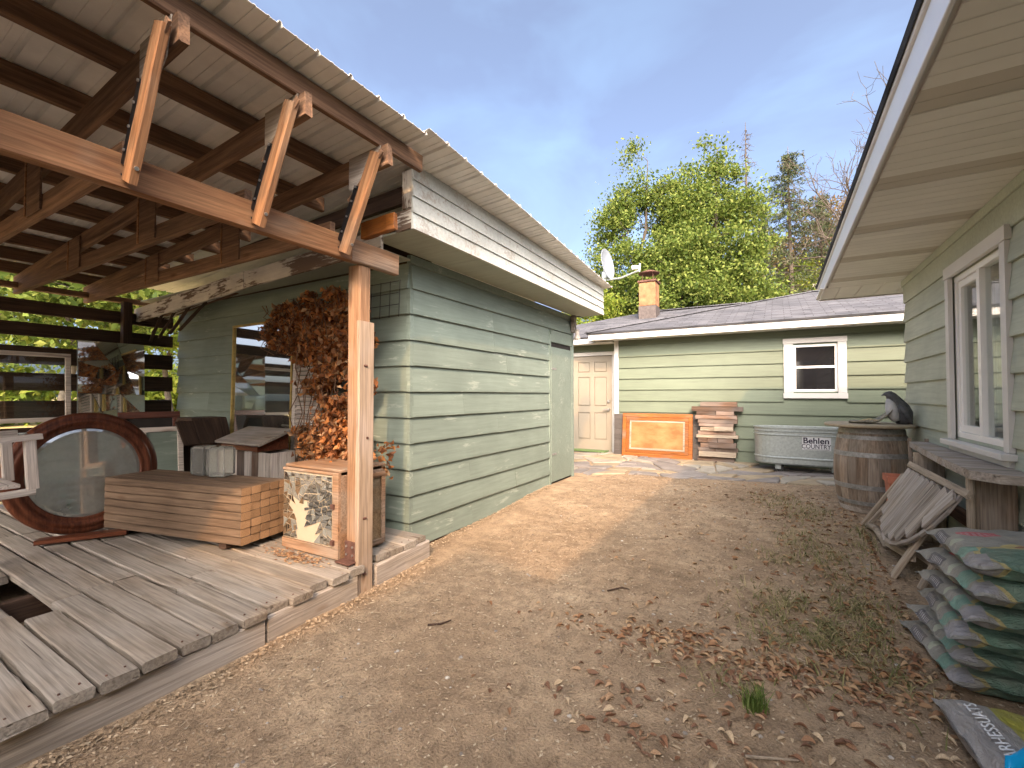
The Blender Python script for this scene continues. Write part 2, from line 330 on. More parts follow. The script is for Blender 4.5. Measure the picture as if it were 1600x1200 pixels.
def ground_mat():
    m, nt, b = newmat('dry_dirt_ground'); g = N(nt, 'ShaderNodeNewGeometry'); P = g.outputs['Position']
    n1 = noise(nt, P, 1.3, 6, .65); n2 = noise(nt, P, 9, 5, .65); n3 = noise(nt, P, 90, 3, .7)
    r1 = ramp(nt, [(.30, (.265, .195, .132)), (.5, (.36, .272, .188)), (.70, (.445, .352, .25))]); nt.links.new(n1, r1.inputs[0])
    r2 = ramp(nt, [(.3, (.68, .67, .66)), (.7, (1.22, 1.2, 1.14))]); nt.links.new(n2, r2.inputs[0])
    r3 = ramp(nt, [(.3, (.72, .70, .68)), (.55, (1, 1, 1)), (.76, (1.3, 1.27, 1.2))]); nt.links.new(n3, r3.inputs[0])
    c = mixc(nt, 1, mixc(nt, 1, r1.outputs[0], r2.outputs[0], 'MULTIPLY'), r3.outputs[0], 'MULTIPLY')
    # beyond the yard the ground is sun-bleached dry grass
    sp = N(nt, 'ShaderNodeSeparateXYZ'); nt.links.new(P, sp.inputs[0]); far = N(nt, 'ShaderNodeMapRange'); far.inputs['From Min'].default_value = -7.5; far.inputs['From Max'].default_value = -9
    nt.links.new(sp.outputs['X'], far.inputs['Value']); c = mixc(nt, far.outputs[0], c, mixc(nt, 1, (.47, .38, .17), r3.outputs[0], 'MULTIPLY'))
    nt.links.new(c, b.inputs['Base Color']); b.inputs['Roughness'].default_value = .95; b.inputs['Specular IOR Level'].default_value = .1
    ad = N(nt, 'ShaderNodeMath', operation='ADD'); nt.links.new(n2, ad.inputs[0]); nt.links.new(n3, ad.inputs[1]); bump(nt, b, ad.outputs[0], .9, .015); return m
M_['ground'] = ground_mat()

# ------------------------------------------------------------------ ground
def sstep(a, b, x): t = np.clip((x-a)/(b-a), 0, 1); return t*t*(3-2*t)
def vnoise(x, y, seed=0):
    xi = np.floor(x).astype(int); yi = np.floor(y).astype(int); fx = x-xi; fy = y-yi; fx = fx*fx*(3-2*fx); fy = fy*fy*(3-2*fy)
    def h(a, b): s = np.sin(a*127.1+b*311.7+seed*74.7)*43758.5453; return s-np.floor(s)
    return (h(xi, yi)*(1-fx)+h(xi+1, yi)*fx)*(1-fy)+(h(xi, yi+1)*(1-fx)+h(xi+1, yi+1)*fx)*fy
def gz(x, y):
    x = np.asarray(x, float); y = np.asarray(y, float)
    z = .1*sstep(2.9, 5.8, y)
    near = sstep(-9, -7, x)*sstep(14, 11, y)
    z = z+near*((vnoise(x*1.3, y*1.3, 1)-.5)*.03+(vnoise(x*4, y*4, 2)-.5)*.012+(vnoise(x*13, y*13, 3)-.5)*.006)
    return z
def GZ(x, y): return float(gz(x, y))
def nonuni(lo, hi, step, far):
    a = list(np.arange(lo, hi+1e-6, step)); s = step; x = a[-1]; y = a[0]
    while x < far: s *= 1.35; x += s; a.append(x)
    s = step
    while y > -far: s *= 1.35; y -= s; a.insert(0, y)
    return np.array(a)
gx = nonuni(-3.4, 1.6, .045, 300); gy = nonuni(.2, 9.6, .05, 300)
X, Y = np.meshgrid(gx, gy); Z = gz(X, Y); nx, ny = len(gx), len(gy)
V = np.stack([X.ravel(), Y.ravel(), Z.ravel()], 1); idx = np.arange(nx*ny).reshape(ny, nx)
Fq = np.stack([idx[:-1, :-1], idx[:-1, 1:], idx[1:, 1:], idx[1:, :-1]], -1).reshape(-1, 4)
ground = put(bpy.data.objects.new('ground', npmesh('ground', V, Fq, M_['ground']))); tag(ground, 'dry brown dirt yard strewn with chips', None, None, 'structure')
ground.data.polygons.foreach_set('use_smooth', [True]*len(ground.data.polygons))
# hillside behind the houses
hx = np.linspace(-120, 120, 61); hy = np.linspace(26, 130, 40); X, Y = np.meshgrid(hx, hy)
Z = -.3+16*sstep(26, 120, Y)+(vnoise(X*.07, Y*.07, 5)-.3)*6*sstep(26, 60, Y); V = np.stack([X.ravel(), Y.ravel(), Z.ravel()], 1)
idx = np.arange(61*40).reshape(40, 61); Fq = np.stack([idx[:-1, :-1], idx[:-1, 1:], idx[1:, 1:], idx[1:, :-1]], -1).reshape(-1, 4)
M_['hill'] = plain('hillside_scrub', (.16, .15, .075), .95, 0, .6, .5, 0, .1)
tag(put(bpy.data.objects.new('hill', npmesh('hill', V, Fq, M_['hill']))), 'scrubby hillside rising behind the houses', None, None, 'structure')

# ------------------------------------------------------------------ roof slope helper
def slope(name, pts, thick, mat, parent):
    P = [Vector(p) for p in pts]; x = (P[1]-P[0]).normalized(); n = (P[1]-P[0]).cross(P[2]-P[0]).normalized()
    if n.z < 0: n = -n; P = [P[1], P[0]]+P[:1:-1]; x = (P[1]-P[0]).normalized()
    y = n.cross(x); M = Matrix((x, y, n)).transposed().to_4x4(); M.translation = P[0]; I = M.inverted()
    q = [I @ p for p in P]; mb = MB(); mb.prism(q, (0, 0, -thick), (0, 0, 0)); return mb.build(name, mat, parent, M)
def clap_wall(wall, p, d, n, length, z0, z1, pitch, mat, zbase, holes=(), joints=True):
    """rows of clapboards; holes: (u0,u1,z0,z1) openings in wall coordinates"""
    z = zbase
    while z < z1-.02:
        h = min(pitch, z1-z)
        if z+h > z0:
            spans = [(0, length)]
            for (a, b, c, e) in holes:
                if z+h > c+.01 and z < e-.01: spans = [s for (u, v) in spans for s in ((u, min(v, a)), (max(u, b), v)) if s[1]-s[0] > .02]
            for u, v in spans:
                cuts = [u, v]
                if joints and v-u > 2.2 and random.random() < .6: cuts = [u, round(random.uniform(u+.7, v-.7), 2), v]
                for a, b in zip(cuts[:-1], cuts[1:]):
                    q = Vector(p)+Vector(d)*a; siding(wall, (q.x, q.y, z), d, n, round(b-a-.002, 3), h, mat)
        z += pitch

# ================================================================== LEFT SHED
SX, SY0, SY1, SXL = -2.75, 2.92, 6.5, -6.85
ZS = 2.566
shed = thing('shed', 'long green lap-sided shed with white fascia beside the deck', 'shed', (SX, SY0, 0))
wl = MB().box(SX-.1, SX, SY0+.1, SY1, -.1, ZS).build('wall', M_['shed'], shed)
clap_wall(wl, (SX, SY0+.004, 0), (0, 1, 0), (1, 0, 0), 5.655-SY0, -.1, 2.275, .225, M_['shed'], .025)
siding(wl, (SX, SY0+.004, 2.275), (0, 1, 0), (1, 0, 0), SY1-SY0-.01, .20, M_['shed'])
MB().cbox(SX-.02, SX+.022, SY0-.02, SY1, 2.49, ZS-.001).build('frieze_board', M_['shed'], shed)
MB().box(SX-.02, SX+.004, SY0+.02, 5.65, -.08, .024).build('sill_board', M_['rust'], shed)
wf = MB().box(SXL, SX, SY0, SY0+.1, .0, 2.5).build('wall', M_['shed'], shed)
clap_wall(wf, (SXL, SY0, 0), (1, 0, 0), (0, -1, 0), SX-SXL-.004, 0, 2.48, .225, M_['shed'], .025)
z = .025                                                     # metal corner caps, one for each course
for k in range(10):
    mb = MB(); t0, t1 = .029, .012
    pts = [(-.028, -t0, 0), (t0, -t0, 0), (t0, .03, 0), (.026, .03, 0), (.026, -.026, 0), (-.028, -.026, 0)]
    top = [(-.028, -t1, .222), (t1, -t1, .222), (t1, .03, .222), (t1-.003, .03, .222), (t1-.003, -t1+.003, .222), (-.028, -t1+.003, .222)]
    mb.add(pts+top, [tuple(range(5, -1, -1)), tuple(range(6, 12))]+[(i, (i+1) % 6, 6+(i+1) % 6, 6+i) for i in range(6)])
    mb.build('corner_cap', M_['shed'], wf, Matrix.Translation((SX, SY0, z))); z += .225
# plywood door with jambs
door = MB().cbox(SX+.008, SX+.034, 5.70, 6.40, .13, 2.02, .004).build('door', M_['shed'], shed)
door['label'] = 'plain green plywood door of the shed, scuffed at the bottom'
MB().cbox(SX, SX+.03, 5.652, 5.694, .08, 2.2).build('door_jamb', M_['shed'], shed)
MB().cbox(SX, SX+.03, 6.43, 6.5, .05, 2.46).build('door_jamb', M_['shed'], shed)
MB().cbox(SX, SX+.028, 5.70, 6.42, 2.09, 2.26).build('door_header', M_['shed'], shed)
MB().box(SX-.002, SX+.004, 5.69, 6.43, .1, 2.09).build('doorway', M_['dim'], shed)
for zz in (.5, 1.7): MB().cbox(SX+.034, SX+.040, 5.71, 5.85, zz, zz+.03, .002).build('hinge', M_['hoop'], door)
# soffit and fascia over the yard; roof end is open towards the deck
FX, FY = -2.30, 2.45
MB().cbox(SX+.03, FX, FY+.02, 6.62, ZS, ZS+.016, .002).build('soffit', M_['soffit'], shed)
sf = MB().cbox(SXL, SX+.03, FY+.03, SY0-.03, ZS-.06, ZS-.044, .002).build('soffit', M_['soffit'], shed)
def fz(y, k): a = 3.055+(2.965-3.055)*(y-FY)/(6.65-FY); return ZS+(a-ZS)*k       # fascia tapers towards the far end
for k in range(4):
    y0, y1 = FY, 6.65; a, b = k/4, (k+1)/4
    cuts = [y0, y1] if k in (0, 3) else [y0, random.uniform(3.2, 4.8), y1]
    for u, v in zip(cuts[:-1], cuts[1:]):
        v -= .003; mb = MB(); t = .022
        mb.add([(FX, u, fz(u, a)), (FX+t, u, fz(u, a)), (FX+.006, u, fz(u, b)+.012), (FX, u, fz(u, b)+.012),
                (FX, v, fz(v, a)), (FX+t, v, fz(v, a)), (FX+.006, v, fz(v, b)+.012), (FX, v, fz(v, b)+.012)],
               [(0,1,2,3),(7,6,5,4),(0,4,5,1),(1,5,6,2),(2,6,7,3),(3,7,4,0)])
        mb.build('fascia_board', M_['shedwhite'], shed)
# end boards at the open corner, peeling fascia along the deck side
board('corner_board', (FX-.06, FY+.03, ZS+.17), (FX-.06, FY+.03, 3.02), .10, .03, M_['peeled'], shed, up=(0, 1, 0))
board('corner_block', (FX-.16, FY+.02, ZS+.075), (FX-.005, FY+.02, ZS+.085), .03, .15, M_['peeled'], shed)
board('peeling_fascia', (SXL-.1, FY+.02, 2.34), (-4.5, FY+.02, 2.475), .03, .17, M_['peeled'], shed, seg=6, jit=.006)
board('peeling_fascia', (-4.49, FY+.02, 2.475), (-2.62, FY+.02, 2.545), .03, .16, M_['peeled'], shed, seg=6, jit=.006)
for i in range(9):                                            # splintered soffit strips hanging at the far end
    x0 = random.uniform(-6.9, -5.9); dz = random.uniform(-.03, .03)
    board('splintered_strip', (x0, FY+.03+i*.035, 2.33+dz), (x0+random.uniform(.7, 1.5), FY+.06+i*.04, 2.47+dz*.5), .05, .012, M_['peeled'] if i % 3 else M_['brown'], shed, seg=4, jit=.008)
for i in range(4):
    board('splintered_strip', (-6.75+i*.13, FY+.1+.05*i, 2.02+.04*i), (-6.2+i*.2, FY+.05+.05*i, 2.42), .03, .01, M_['dark'], shed, seg=4, jit=.01)
# shed roof framing seen through the open end
board('rafter_end', (FX-.05, FY+.16, 2.93), (-5.2, FY+.16, 2.80), .045, .14, M_['dark'], shed)
MB().box(-6.8, FX-.02, FY+.75, FY+.78, ZS+.02, 2.96).build('inner_wall', M_['dark'], shed)
# flood-lamp socket with loose wires under the far soffit
lamp = thing('flood_lamp', 'small weathered lamp socket with loose wires under shed soffit', 'lamp', (SX+.06, 6.42, 2.3))
MB().cbox(SX+.03, SX+.09, 6.39, 6.47, 2.30, ZS-.004, .006).build('bracket', M_['grey'], lamp)
MB().lathe([(.02, .1), (.03, .08), (.028, .03), (.045, -.03), (.048, -.06), (.02, -.065)], 14, (SX+.12, 6.43, 2.25)).build('socket', M_['whitewash'], lamp, smooth=True)
MB().tube([(SX+.06, 6.43, ZS-.03), (SX+.14, 6.44, ZS-.02), (SX+.25, 6.47, ZS-.06), (SX+.33, 6.5, ZS-.02)], .005, 6).build('wire', M_['wire'], lamp)
MB().tube([(SX+.05, 6.42, ZS-.06), (SX+.09, 6.41, ZS-.16), (SX+.11, 6.42, 2.36)], .005, 6).build('wire', M_['wire'], lamp)

# ================================================================== corrugated roof
def zr(x): return 3.045+.06*(x+2.0)
def sheet(y0, y1, xl, xe0, xe1, dz0, dz1, parent, sl):
    """one ribbed sheet spanning y0..y1; right edge runs xe0 -> xe1"""
    prof = []; n = 4; pw = (y1-y0)/n
    for i in range(n):
        b = y0+pw*i
        for f, h in ((0, 0), (.30, .0), (.31, .004), (.36, .004), (.37, 0), (.62, 0), (.63, .004), (.68, .004), (.69, 0), (.86, 0), (.90, .017), (.955, .017)): prof.append((b+pw*f, h))
    prof.append((y1+.002, 0)); m = len(prof); mb = MB(); vs = []; K = 7
    for k in range(K):
        for (y, h) in prof:
            t = (y-y0)/(y1-y0); xe = xe0+(xe1-xe0)*t; x = xl+(xe-xl)*k/(K-1)
            vs.append((x, y, zr(x)+dz0+(dz1-dz0)*t+h+.004*math.sin(x*3.1+y*2)))
    top = [(v[0], v[1], v[2]+.0016) for v in vs]; n0 = len(vs)
    fs = [(k*m+i, k*m+i+1, (k+1)*m+i+1, (k+1)*m+i) for k in range(K-1) for i in range(m-1)]
    ft = [tuple(n0+i for i in f[::-1]) for f in fs]
    rim = [(k*m+i) for k in (K-1,) for i in range(m)]
    fe = [(rim[i], rim[i+1], rim[i+1]+n0, rim[i]+n0) for i in range(m-1)]
    mb.add(vs+top, fs+ft+fe); return mb.build('roof_sheet', M_['metal'], parent)
shel = thing('open_shelter', 'open lean-to shelter of rough timber and metal sheets over the deck', 'shelter', (-4.6, 0, .2))
yy = -2.55
while yy < 2.1:
    sheet(yy, yy+.795, -7.25, -1.95+random.uniform(-.006, .006), -1.95, 0, 0, shel, 0); yy += .795
yy0 = yy; n = 5; st = (6.72-yy0)/n
for i in range(n):
    t0, t1 = i/n, (i+1)/n
    sheet(yy0+st*i, yy0+st*(i+1), -7.2, -1.93-.24*t0, -1.93-.24*t1, .035-.075*t0, .035-.075*t1, shed, 0)
# purlins
px = -2.15; k = 0
while px > -6.95:
    m = M_['brown'] if k else M_['brown']
    board('purlin', (px, -2.5, zr(px)-.062), (px, 2.38, zr(px)-.062), .042, .115, m, shel, ch=.006, seg=5, jit=.003); px -= .53; k += 1
# trusses, outriggers and braces
TY = [2.018-.567*i for i in range(8)]
for i, y in enumerate(TY):
    top0 = zr(-2.03)-.122-.065; sl = .06
    board('top_chord', (-2.075, y, top0-.002), (-7.05, y, top0-sl*5.02), .042, .13, M_['brown'], shel, ch=.006, seg=5, jit=.003)
    board('bottom_chord', (-2.62, y+.0, 2.475), (-7.05, y, 2.49), .042, .12, M_['brown'], shel, ch=.006, seg=5, jit=.003)
    if i < 6:
        mb = MB(); g0 = .028                                   # plywood gusset
        mb.prism([(-2.13, y-g0, top0+.06), (-2.42, y-g0, top0+.045), (-2.42, y-g0, top0-.16), (-2.30, y-g0, top0-.22), (-2.17, y-g0, top0-.10)], (0, 0, 0), (0, .005, 0))
        mb.build('gusset', M_['greylight'] if i % 2 else M_['grey'], shel)
        for xx in (-3.85, -5.25):
            mb = MB().cbox(xx-.13, xx+.13, y-.034, y-.023, 2.44, zr(xx)-.14, .002); mb.build('web_plate', M_['brown'], shel)
            MB().cbox(xx-.135, xx-.115, y-.04, y-.034, 2.44, zr(xx)-.15, .002).build('web_batten', M_['raw'], shel)
    if 0 <= i < 5:
        yb = y-.055                                            # raking brace bolted to the beam
        a, b = Vector((-2.425, yb, 2.275)), Vector((-2.135, yb, 2.86))
        br = board('brace', a, b, .036, .085, M_['raw'], shel, up=(1, 0, -.5), seg=4, jit=.002)
        board('brace_plate', a+Vector((.045, .0, .33)), b+Vector((.05, 0, .0)), .012, .04, M_['brown'], shel, up=(1, 0, -.5), seg=4, jit=.004)
        mb = MB(); d = (b-a).normalized(); nn = Vector((d.z, 0, -d.x))
        p0 = a-nn*.062+d*.06; p1 = a-nn*.062+d*.42               # black strap with bolts
        st_ = board('strap', p0+Vector((0, -.012, 0)), p1+Vector((0, -.012, 0)), .006, .052, M_['strap'], shel, up=nn, ch=.002)
        board('strap', p0+Vector((-.02, -.012, -.02)), p0+Vector((-.12, -.012, -.045)), .006, .05, M_['strap'], shel, up=(0, 0, 1), ch=.002)
        for q in (.06, .16, .26, .35):
            c = p0+d*q+Vector((0, -.018, 0)); mb = MB(); mb.tube([c, c+Vector((0, -.006, 0))], .007, 8); mb.build('bolt', M_['steel'], st_)
        c = a+d*.07+Vector((0, -.018, 0)); MB().tube([c+nn*.043+Vector((0, .018, 0)), c+nn*.05+Vector((0, .018, 0))], .009, 8).build('bolt', M_['steel'], br)
# main beam along the deck edge, post, bracket
BX = -2.50
board('beam', (BX, -2.5, 2.338), (BX, 2.06, 2.335), .06, .155, M_['raw'], shel, ch=.006, seg=8, jit=.002)
board('beam', (BX, 2.062, 2.336), (BX, 2.50, 2.334), .06, .155, M_['post'], shel, ch=.006, seg=3, jit=.002)
board('broken_joist', (-2.64, 2.30, 2.555), (-2.31, 2.30, 2.575), .04, .12, M_['orange'], shel, seg=5, jit=.007)
pst = board('post', (-2.555, 2.20, -.02), (-2.555, 2.20, 2.255), .125, .10, M_['post'], shel, up=(0, 1, 0), ch=.012, seg=8, jit=.003)
sis = board('sistered_plank', (-2.478, 2.19, -.03), (-2.478, 2.19, 1.86), .032, .135, M_['pale'], shel, up=(0, 1, 0), ch=.006, seg=8, jit=.002)
for zz in (.12, .5, 1.05, 1.55):
    MB().tube([(-2.463, 2.19+random.uniform(-.03, .03), zz), (-2.458, 2.19, zz)], .008, 8).build('nail', M_['rust'], sis)
bk = MB().cbox(-2.60, -2.495, 2.128, 2.136, .215, .34, .002).build('bracket', M_['rust'], shel)
MB().cbox(-2.62, -2.48, 2.06, 2.136, .205, .215, .002).build('bracket_foot', M_['rust'], bk)
for a in (-2.58, -2.52):
    for zz in (.25, .305): MB().tube([(a, 2.128, zz), (a, 2.122, zz)], .008, 8).build('bolt', M_['steel'], bk)
# rear slatted side and posts
RX = -6.92
board('top_plate', (RX, -2.5, 2.505), (RX, 2.9, 2.505), .09, .06, M_['brown'], shel)
for zc in (2.31, 2.065, 1.79, 1.505, 1.205, .915, .63, .36):
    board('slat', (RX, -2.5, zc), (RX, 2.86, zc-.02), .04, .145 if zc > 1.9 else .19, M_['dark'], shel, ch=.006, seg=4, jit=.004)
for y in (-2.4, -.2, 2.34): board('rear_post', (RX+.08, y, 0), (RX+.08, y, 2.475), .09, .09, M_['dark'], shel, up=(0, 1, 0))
board('front_post', (-2.555, -2.4, 0), (-2.555, -2.4, 2.255), .10, .125, M_['post'], shel, up=(0, 1, 0), ch=.012)

# ================================================================== DECK
deck = thing('deck', 'low deck of weathered grey planks under the shelter', 'deck', (-4.6, 0, 0))
def rimx(y): return -2.345-.085*max(0, y-1.0)
def rimb(y0, y1): return board('rim_beam', (rimx(y0)-.05, y0, .062), (rimx(y1)-.05, y1, .062), .10, .165, M_['rim'], deck, ch=.008, seg=6, jit=.004)
rimb(-2.5, 1.445); rimb(1.452, 2.10); rimb(2.29, 2.90)
y = -2.325; pit = .1425; ends = []
while y < 2.9:
    z = .172+random.uniform(-.006, .006); xe = rimx(y)+random.uniform(-.03, .02)
    if 2.10 < y < 2.32: xe = -2.64
    w = .127+random.uniform(-.005, .004); x1 = -2.65+random.uniform(-1.0, -.35); yj = y+random.uniform(-.003, .003)
    seg1 = True
    if .68 < y-.0 < .76+.07: x1 = -3.33; hole = True
    else: hole = False
    b1 = board('deck_plank', (x1, yj, z), (xe, yj+random.uniform(-.006, .006), z+random.uniform(-.006, .006)), w, .047, M_['deck'], deck, ch=.007, seg=6, jit=.0035)
    nb = []
    for q in ((-.035, .05), (.03, .055)):
        c = Vector((xe-q[1]+random.uniform(-.01, .01), yj+q[0], z+.0235)); mb = MB(); mb.tube([c-Vector((0, 0, .004)), c+Vector((0, 0, .0012))], .0045, 6); mb.build('nail', M_['rust'], b1)
    xs = x1-.006 if not hole else -4.25
    while xs > -7.0:
        xn = max(-7.05, xs-random.uniform(1.1, 2.4)); z2 = .172+random.uniform(-.007, .007)
        board('deck_plank', (xn, yj+random.uniform(-.005, .005), z2), (xs, yj, z2+random.uniform(-.004, .004)), w, .047, M_['deck'], deck, ch=.007, seg=5, jit=.0035); xs = xn-.006
    y += pit
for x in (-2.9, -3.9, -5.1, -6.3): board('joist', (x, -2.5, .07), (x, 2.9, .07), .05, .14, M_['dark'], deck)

# ================================================================== RIGHT HOUSE
HX, HY1, HY0, HZ = 1.25, 6.577, -1.6, 2.632
EX, EY1, EY0 = .512, 7.375, -2.35
M_['fasciaw'] = paint('cool_white_fascia', (.72, .74, .77), dirt=.06, rough=.45, grain=False, bmp=.05)
hr = thing('house', 'sage green lap-sided house with deep soffit and white framed window', 'house', (HX, HY1, 0))
WY0, WY1, WZ0, WZ1 = 3.985, 4.98, 1.01, 2.30                # window opening
mb = MB().box(HX, HX+.12, HY0, WY0, -.1, HZ).box(HX, HX+.12, WY1, HY1-.12, -.1, HZ).box(HX, HX+.12, WY0, WY1, -.1, WZ0).box(HX, HX+.12, WY0, WY1, WZ1, HZ)
wr = mb.build('wall', M_['hsage'], hr)
clap_wall(wr, (HX, HY1, 0), (0, -1, 0), (-1, 0, 0), HY1-HY0, -.1, 2.355, .225, M_['hsage'], .13-.225, holes=[(HY1-5.06, HY1-3.905, .90, 2.39)], joints=False)
wn = MB().box(HX, 7.5, HY1-.12, HY1, -.1, HZ).build('wall', M_['hsage'], hr)
clap_wall(wn, (HX-.0, HY1, 0), (1, 0, 0), (0, 1, 0), 6.2, -.1, 2.355, .225, M_['hsage'], .13-.225, joints=False)
MB().box(7.4, 7.5, HY0, HY1-.12, -.1, HZ).build('wall', M_['hsage'], hr)
MB().box(HX, 7.5, HY0-.1, HY0, -.1, HZ).build('wall', M_['hsage'], hr)
MB().cbox(HX-.02, HX, HY0, HY1+.02, 2.372, HZ-.002, .003).build('frieze_board', M_['hsage'], hr)
MB().cbox(HX-.034, HX-.02, HY0, HY1+.034, 2.56, HZ-.002, .003).build('frieze_cap', M_['hsage'], hr)
# soffit boards across the overhang, three grooves then a vented strip
y = EY1-.02
MB().box(EX+.02, HX, EY0, 1.3, HZ, HZ+.012).build('soffit', M_['hsoffit'], hr)
so = MB().box(EX+.01, HX, 1.3, HY1+.02, HZ+.02, HZ+.03).build('soffit', M_['hsoffit'], hr)
M_['vent'] = paint('soffit_vent', (.57, .54, .48), dirt=.1, rough=.6, grain=False, bmp=.05)
y = HY1+.02; k = 0
while y > 1.3:
    wd = .10; ve = k % 9 in (3, 4)
    b = MB().cbox(-.5, .5, -wd/2+.002, wd/2-.002, 0, .012, .003) if 0 else None
    board('soffit_board', (EX+.025, y-wd/2, HZ+.006+(.004 if ve else 0)), (HX-.03, y-wd/2, HZ+.006+(.004 if ve else 0)), wd-.004, .012, M_['vent'] if ve else M_['hsoffit'], so, ch=.003); y -= wd; k += 1
x = EX+.05                                                    # return soffit at the far end, mitred
while x < 3.5:
    board('soffit_board', (x, HY1+.03+max(0, 0), HZ+.006), (x, EY1-.02, HZ+.006), .2, .012, M_['hsoffit'], so, ch=.003) if x > HX-.1 else board('soffit_board', (x, HY1+.03+(HX-x), HZ+.0055) if 0 else (x, HY1+.03, HZ+.0062), (x, EY1-.02, HZ+.0062), .2, .0124, M_['hsoffit'], so, ch=.003)
    x += .206
MB().cbox(EX-.018, EX, EY0-.018, EY1+.018, HZ-.012, HZ+.145, .003).build('fascia', M_['fasciaw'], hr)
MB().cbox(EX+.001, 8.2, EY1, EY1+.018, HZ-.0125, HZ+.1445, .003).build('fascia', M_['trim'], hr)
MB().cbox(EX-.032, EX-.001, EY0-.03, EY1+.03, HZ+.147, HZ+.185, .003).build('drip_edge', M_['hsoffit'], hr)
ez = HZ+.19; e = .05; ry = (EY0+EY1)/2; RXX = 4.2; rise = 1.25
x0, x1, y0, y1 = EX-e, 8.0, EY0-e, EY1+e
pk0, pk1 = (RXX, y0+3.7, ez+rise), (RXX, y1-3.7, ez+rise)
for pts in ([(x0, y1, ez), (x0, y0, ez), pk0, pk1], [(x0, y1, ez), (x1, y1, ez), pk1], [(x1, y1, ez), (x1, y0, ez), pk0, pk1], [(x1, y0, ez), (x0, y0, ez), pk0]):
    slope('roof', pts, .028, M_['shingle'], hr)
# window
win = MB().cbox(HX-.042, HX-.012, 3.905, WY0, .99, 2.30, .004).cbox(HX-.042, HX-.012, WY1, 5.06, .99, 2.30, .004).cbox(HX-.046, HX-.012, 3.89, 5.075, 2.302, 2.395, .004).build('window', M_['trim'], hr)
win['label'] = 'white framed sliding window with drawn pale curtains'
MB().cbox(HX-.085, HX-.01, 3.88, 5.085, .945, .988, .005).build('sill', M_['trim'], win)
MB().cbox(HX-.04, HX-.012, 3.92, 5.045, .90, .944, .004).build('apron', M_['trim'], win)
fr = MB()
for (a, b, c, d) in ((WY0, WY1, WZ0, WZ0+.045), (WY0, WY1, WZ1-.045, WZ1), (WY0, WY0+.045, WZ0+.045, WZ1-.045), (WY1-.045, WY1, WZ0+.045, WZ1-.045), (4.46, 4.51, WZ0+.045, WZ1-.045)): fr.cbox(HX+.0, HX+.06, a, b, c, d, .003)
fr.build('frame', M_['vinyl'], win)
fr = MB()
for (a, b, c, d) in ((4.512, WY1-.047, WZ0+.047, WZ0+.10), (4.512, WY1-.047, WZ1-.10, WZ1-.047), (4.512, 4.56, WZ0+.10, WZ1-.10), (WY1-.097, WY1-.047, WZ0+.10, WZ1-.10)): fr.cbox(HX+.012, HX+.05, a, b, c, d, .003)
fr.build('sash', M_['vinyl'], win)
MB().box(HX+.03, HX+.034, 4.56, WY1-.097, WZ0+.10, WZ1-.10).build('pane', M_['glass'], win)
MB().box(HX+.03, HX+.034, WY0+.045, 4.46, WZ0+.045, WZ1-.045).build('pane', M_['glass'], win)
cv = []; nn_ = 60
for i in range(nn_+1):
    y = 3.95+1.06*i/nn_; d = .016*math.sin(i*1.35)+.01*math.sin(i*.6)
    cv += [(HX+.16+d, y, WZ0-.02), (HX+.16+d*.7, y, WZ1+.02)]
M_['curtain'] = plain('pale_curtain', (.6, .58, .55), .9, 0, 5, .06, 0, .1)
MB().add(cv, [(2*i, 2*i+2, 2*i+3, 2*i+1) for i in range(nn_)]).build('curtain', M_['curtain'], win, smooth=True)
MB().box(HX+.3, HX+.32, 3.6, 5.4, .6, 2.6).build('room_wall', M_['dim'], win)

# ================================================================== BACK HOUSE
BY = 9.2; DY = 9.45
hb = thing('house', 'green lap-sided house with grey shingle roof and white door', 'house', (-2.9, BY, 0))
WX0, WX1, Z0, Z1 = .235, .865, 1.40, 2.205
mb = MB().box(-2.9, WX0, BY, BY+.12, -.05, 2.47).box(WX1, 6, BY, BY+.12, -.05, 2.47).box(WX0, WX1, BY, BY+.12, -.05, Z0).box(WX0, WX1, BY, BY+.12, Z1, 2.47)
wb = mb.build('wall', M_['bsage'], hb)
clap_wall(wb, (-2.84, BY, 0), (1, 0, 0), (0, -1, 0), 8.6, 0, 2.345, .225, M_['bsage'], .095, holes=[(.09+2.84, .985+2.84, 1.285, 2.325)], joints=False)
MB().cbox(-2.84, 5.9, BY-.02, BY, 2.36, 2.468, .003).build('frieze_board', M_['bsage'], hb)
MB().cbox(-2.93, -2.842, BY-.03, BY+.3, .02, 2.47, .004).build('corner_trim', M_['trim'], hb)
wd = MB().box(-6.2, -3.98, DY, DY+.1, -.05, 2.45).box(-3.05, -2.94, DY, DY+.1, -.05, 2.45).box(-3.98, -3.05, DY, DY+.1, 2.2, 2.45).build('wall', M_['bsage'], hb)
clap_wall(wd, (-6.2, DY, 0), (1, 0, 0), (0, -1, 0), 2.14, 0, 2.3, .225, M_['bsage'], .095, joints=False)
siding(wd, (-4.05, DY, 2.29), (1, 0, 0), (0, -1, 0), 1.1, .16, M_['bsage'])
dtr = MB().cbox(-4.05, -3.97, DY-.03, DY-.002, .05, 2.20, .004).cbox(-3.06, -2.945, DY-.03, DY-.002, .05, 2.20, .004).cbox(-4.05, -2.945, DY-.034, DY-.002, 2.202, 2.28, .004).build('door_trim', M_['trim'], hb)
M_['doorp'] = plain('door_cream_paint', (.27, .24, .19), .45, 0, 4, .04, 0)
dX0, dX1, dZ0, dZ1 = -3.965, -3.065, .12, 2.195
db = MB().box(dX0, dX1, DY+.02, DY+.05, dZ0, dZ1)
pans = [(.12, .40, 1.72, 1.95), (.50, .78, 1.72, 1.95), (.12, .40, .98, 1.62), (.50, .78, .98, 1.62), (.12, .40, .25, .84), (.50, .78, .25, .84)]
xs = [0, .12, .40, .50, .78, .90]; zs = [0, .25, .84, .98, 1.62, 1.72, 1.95, dZ1-dZ0]
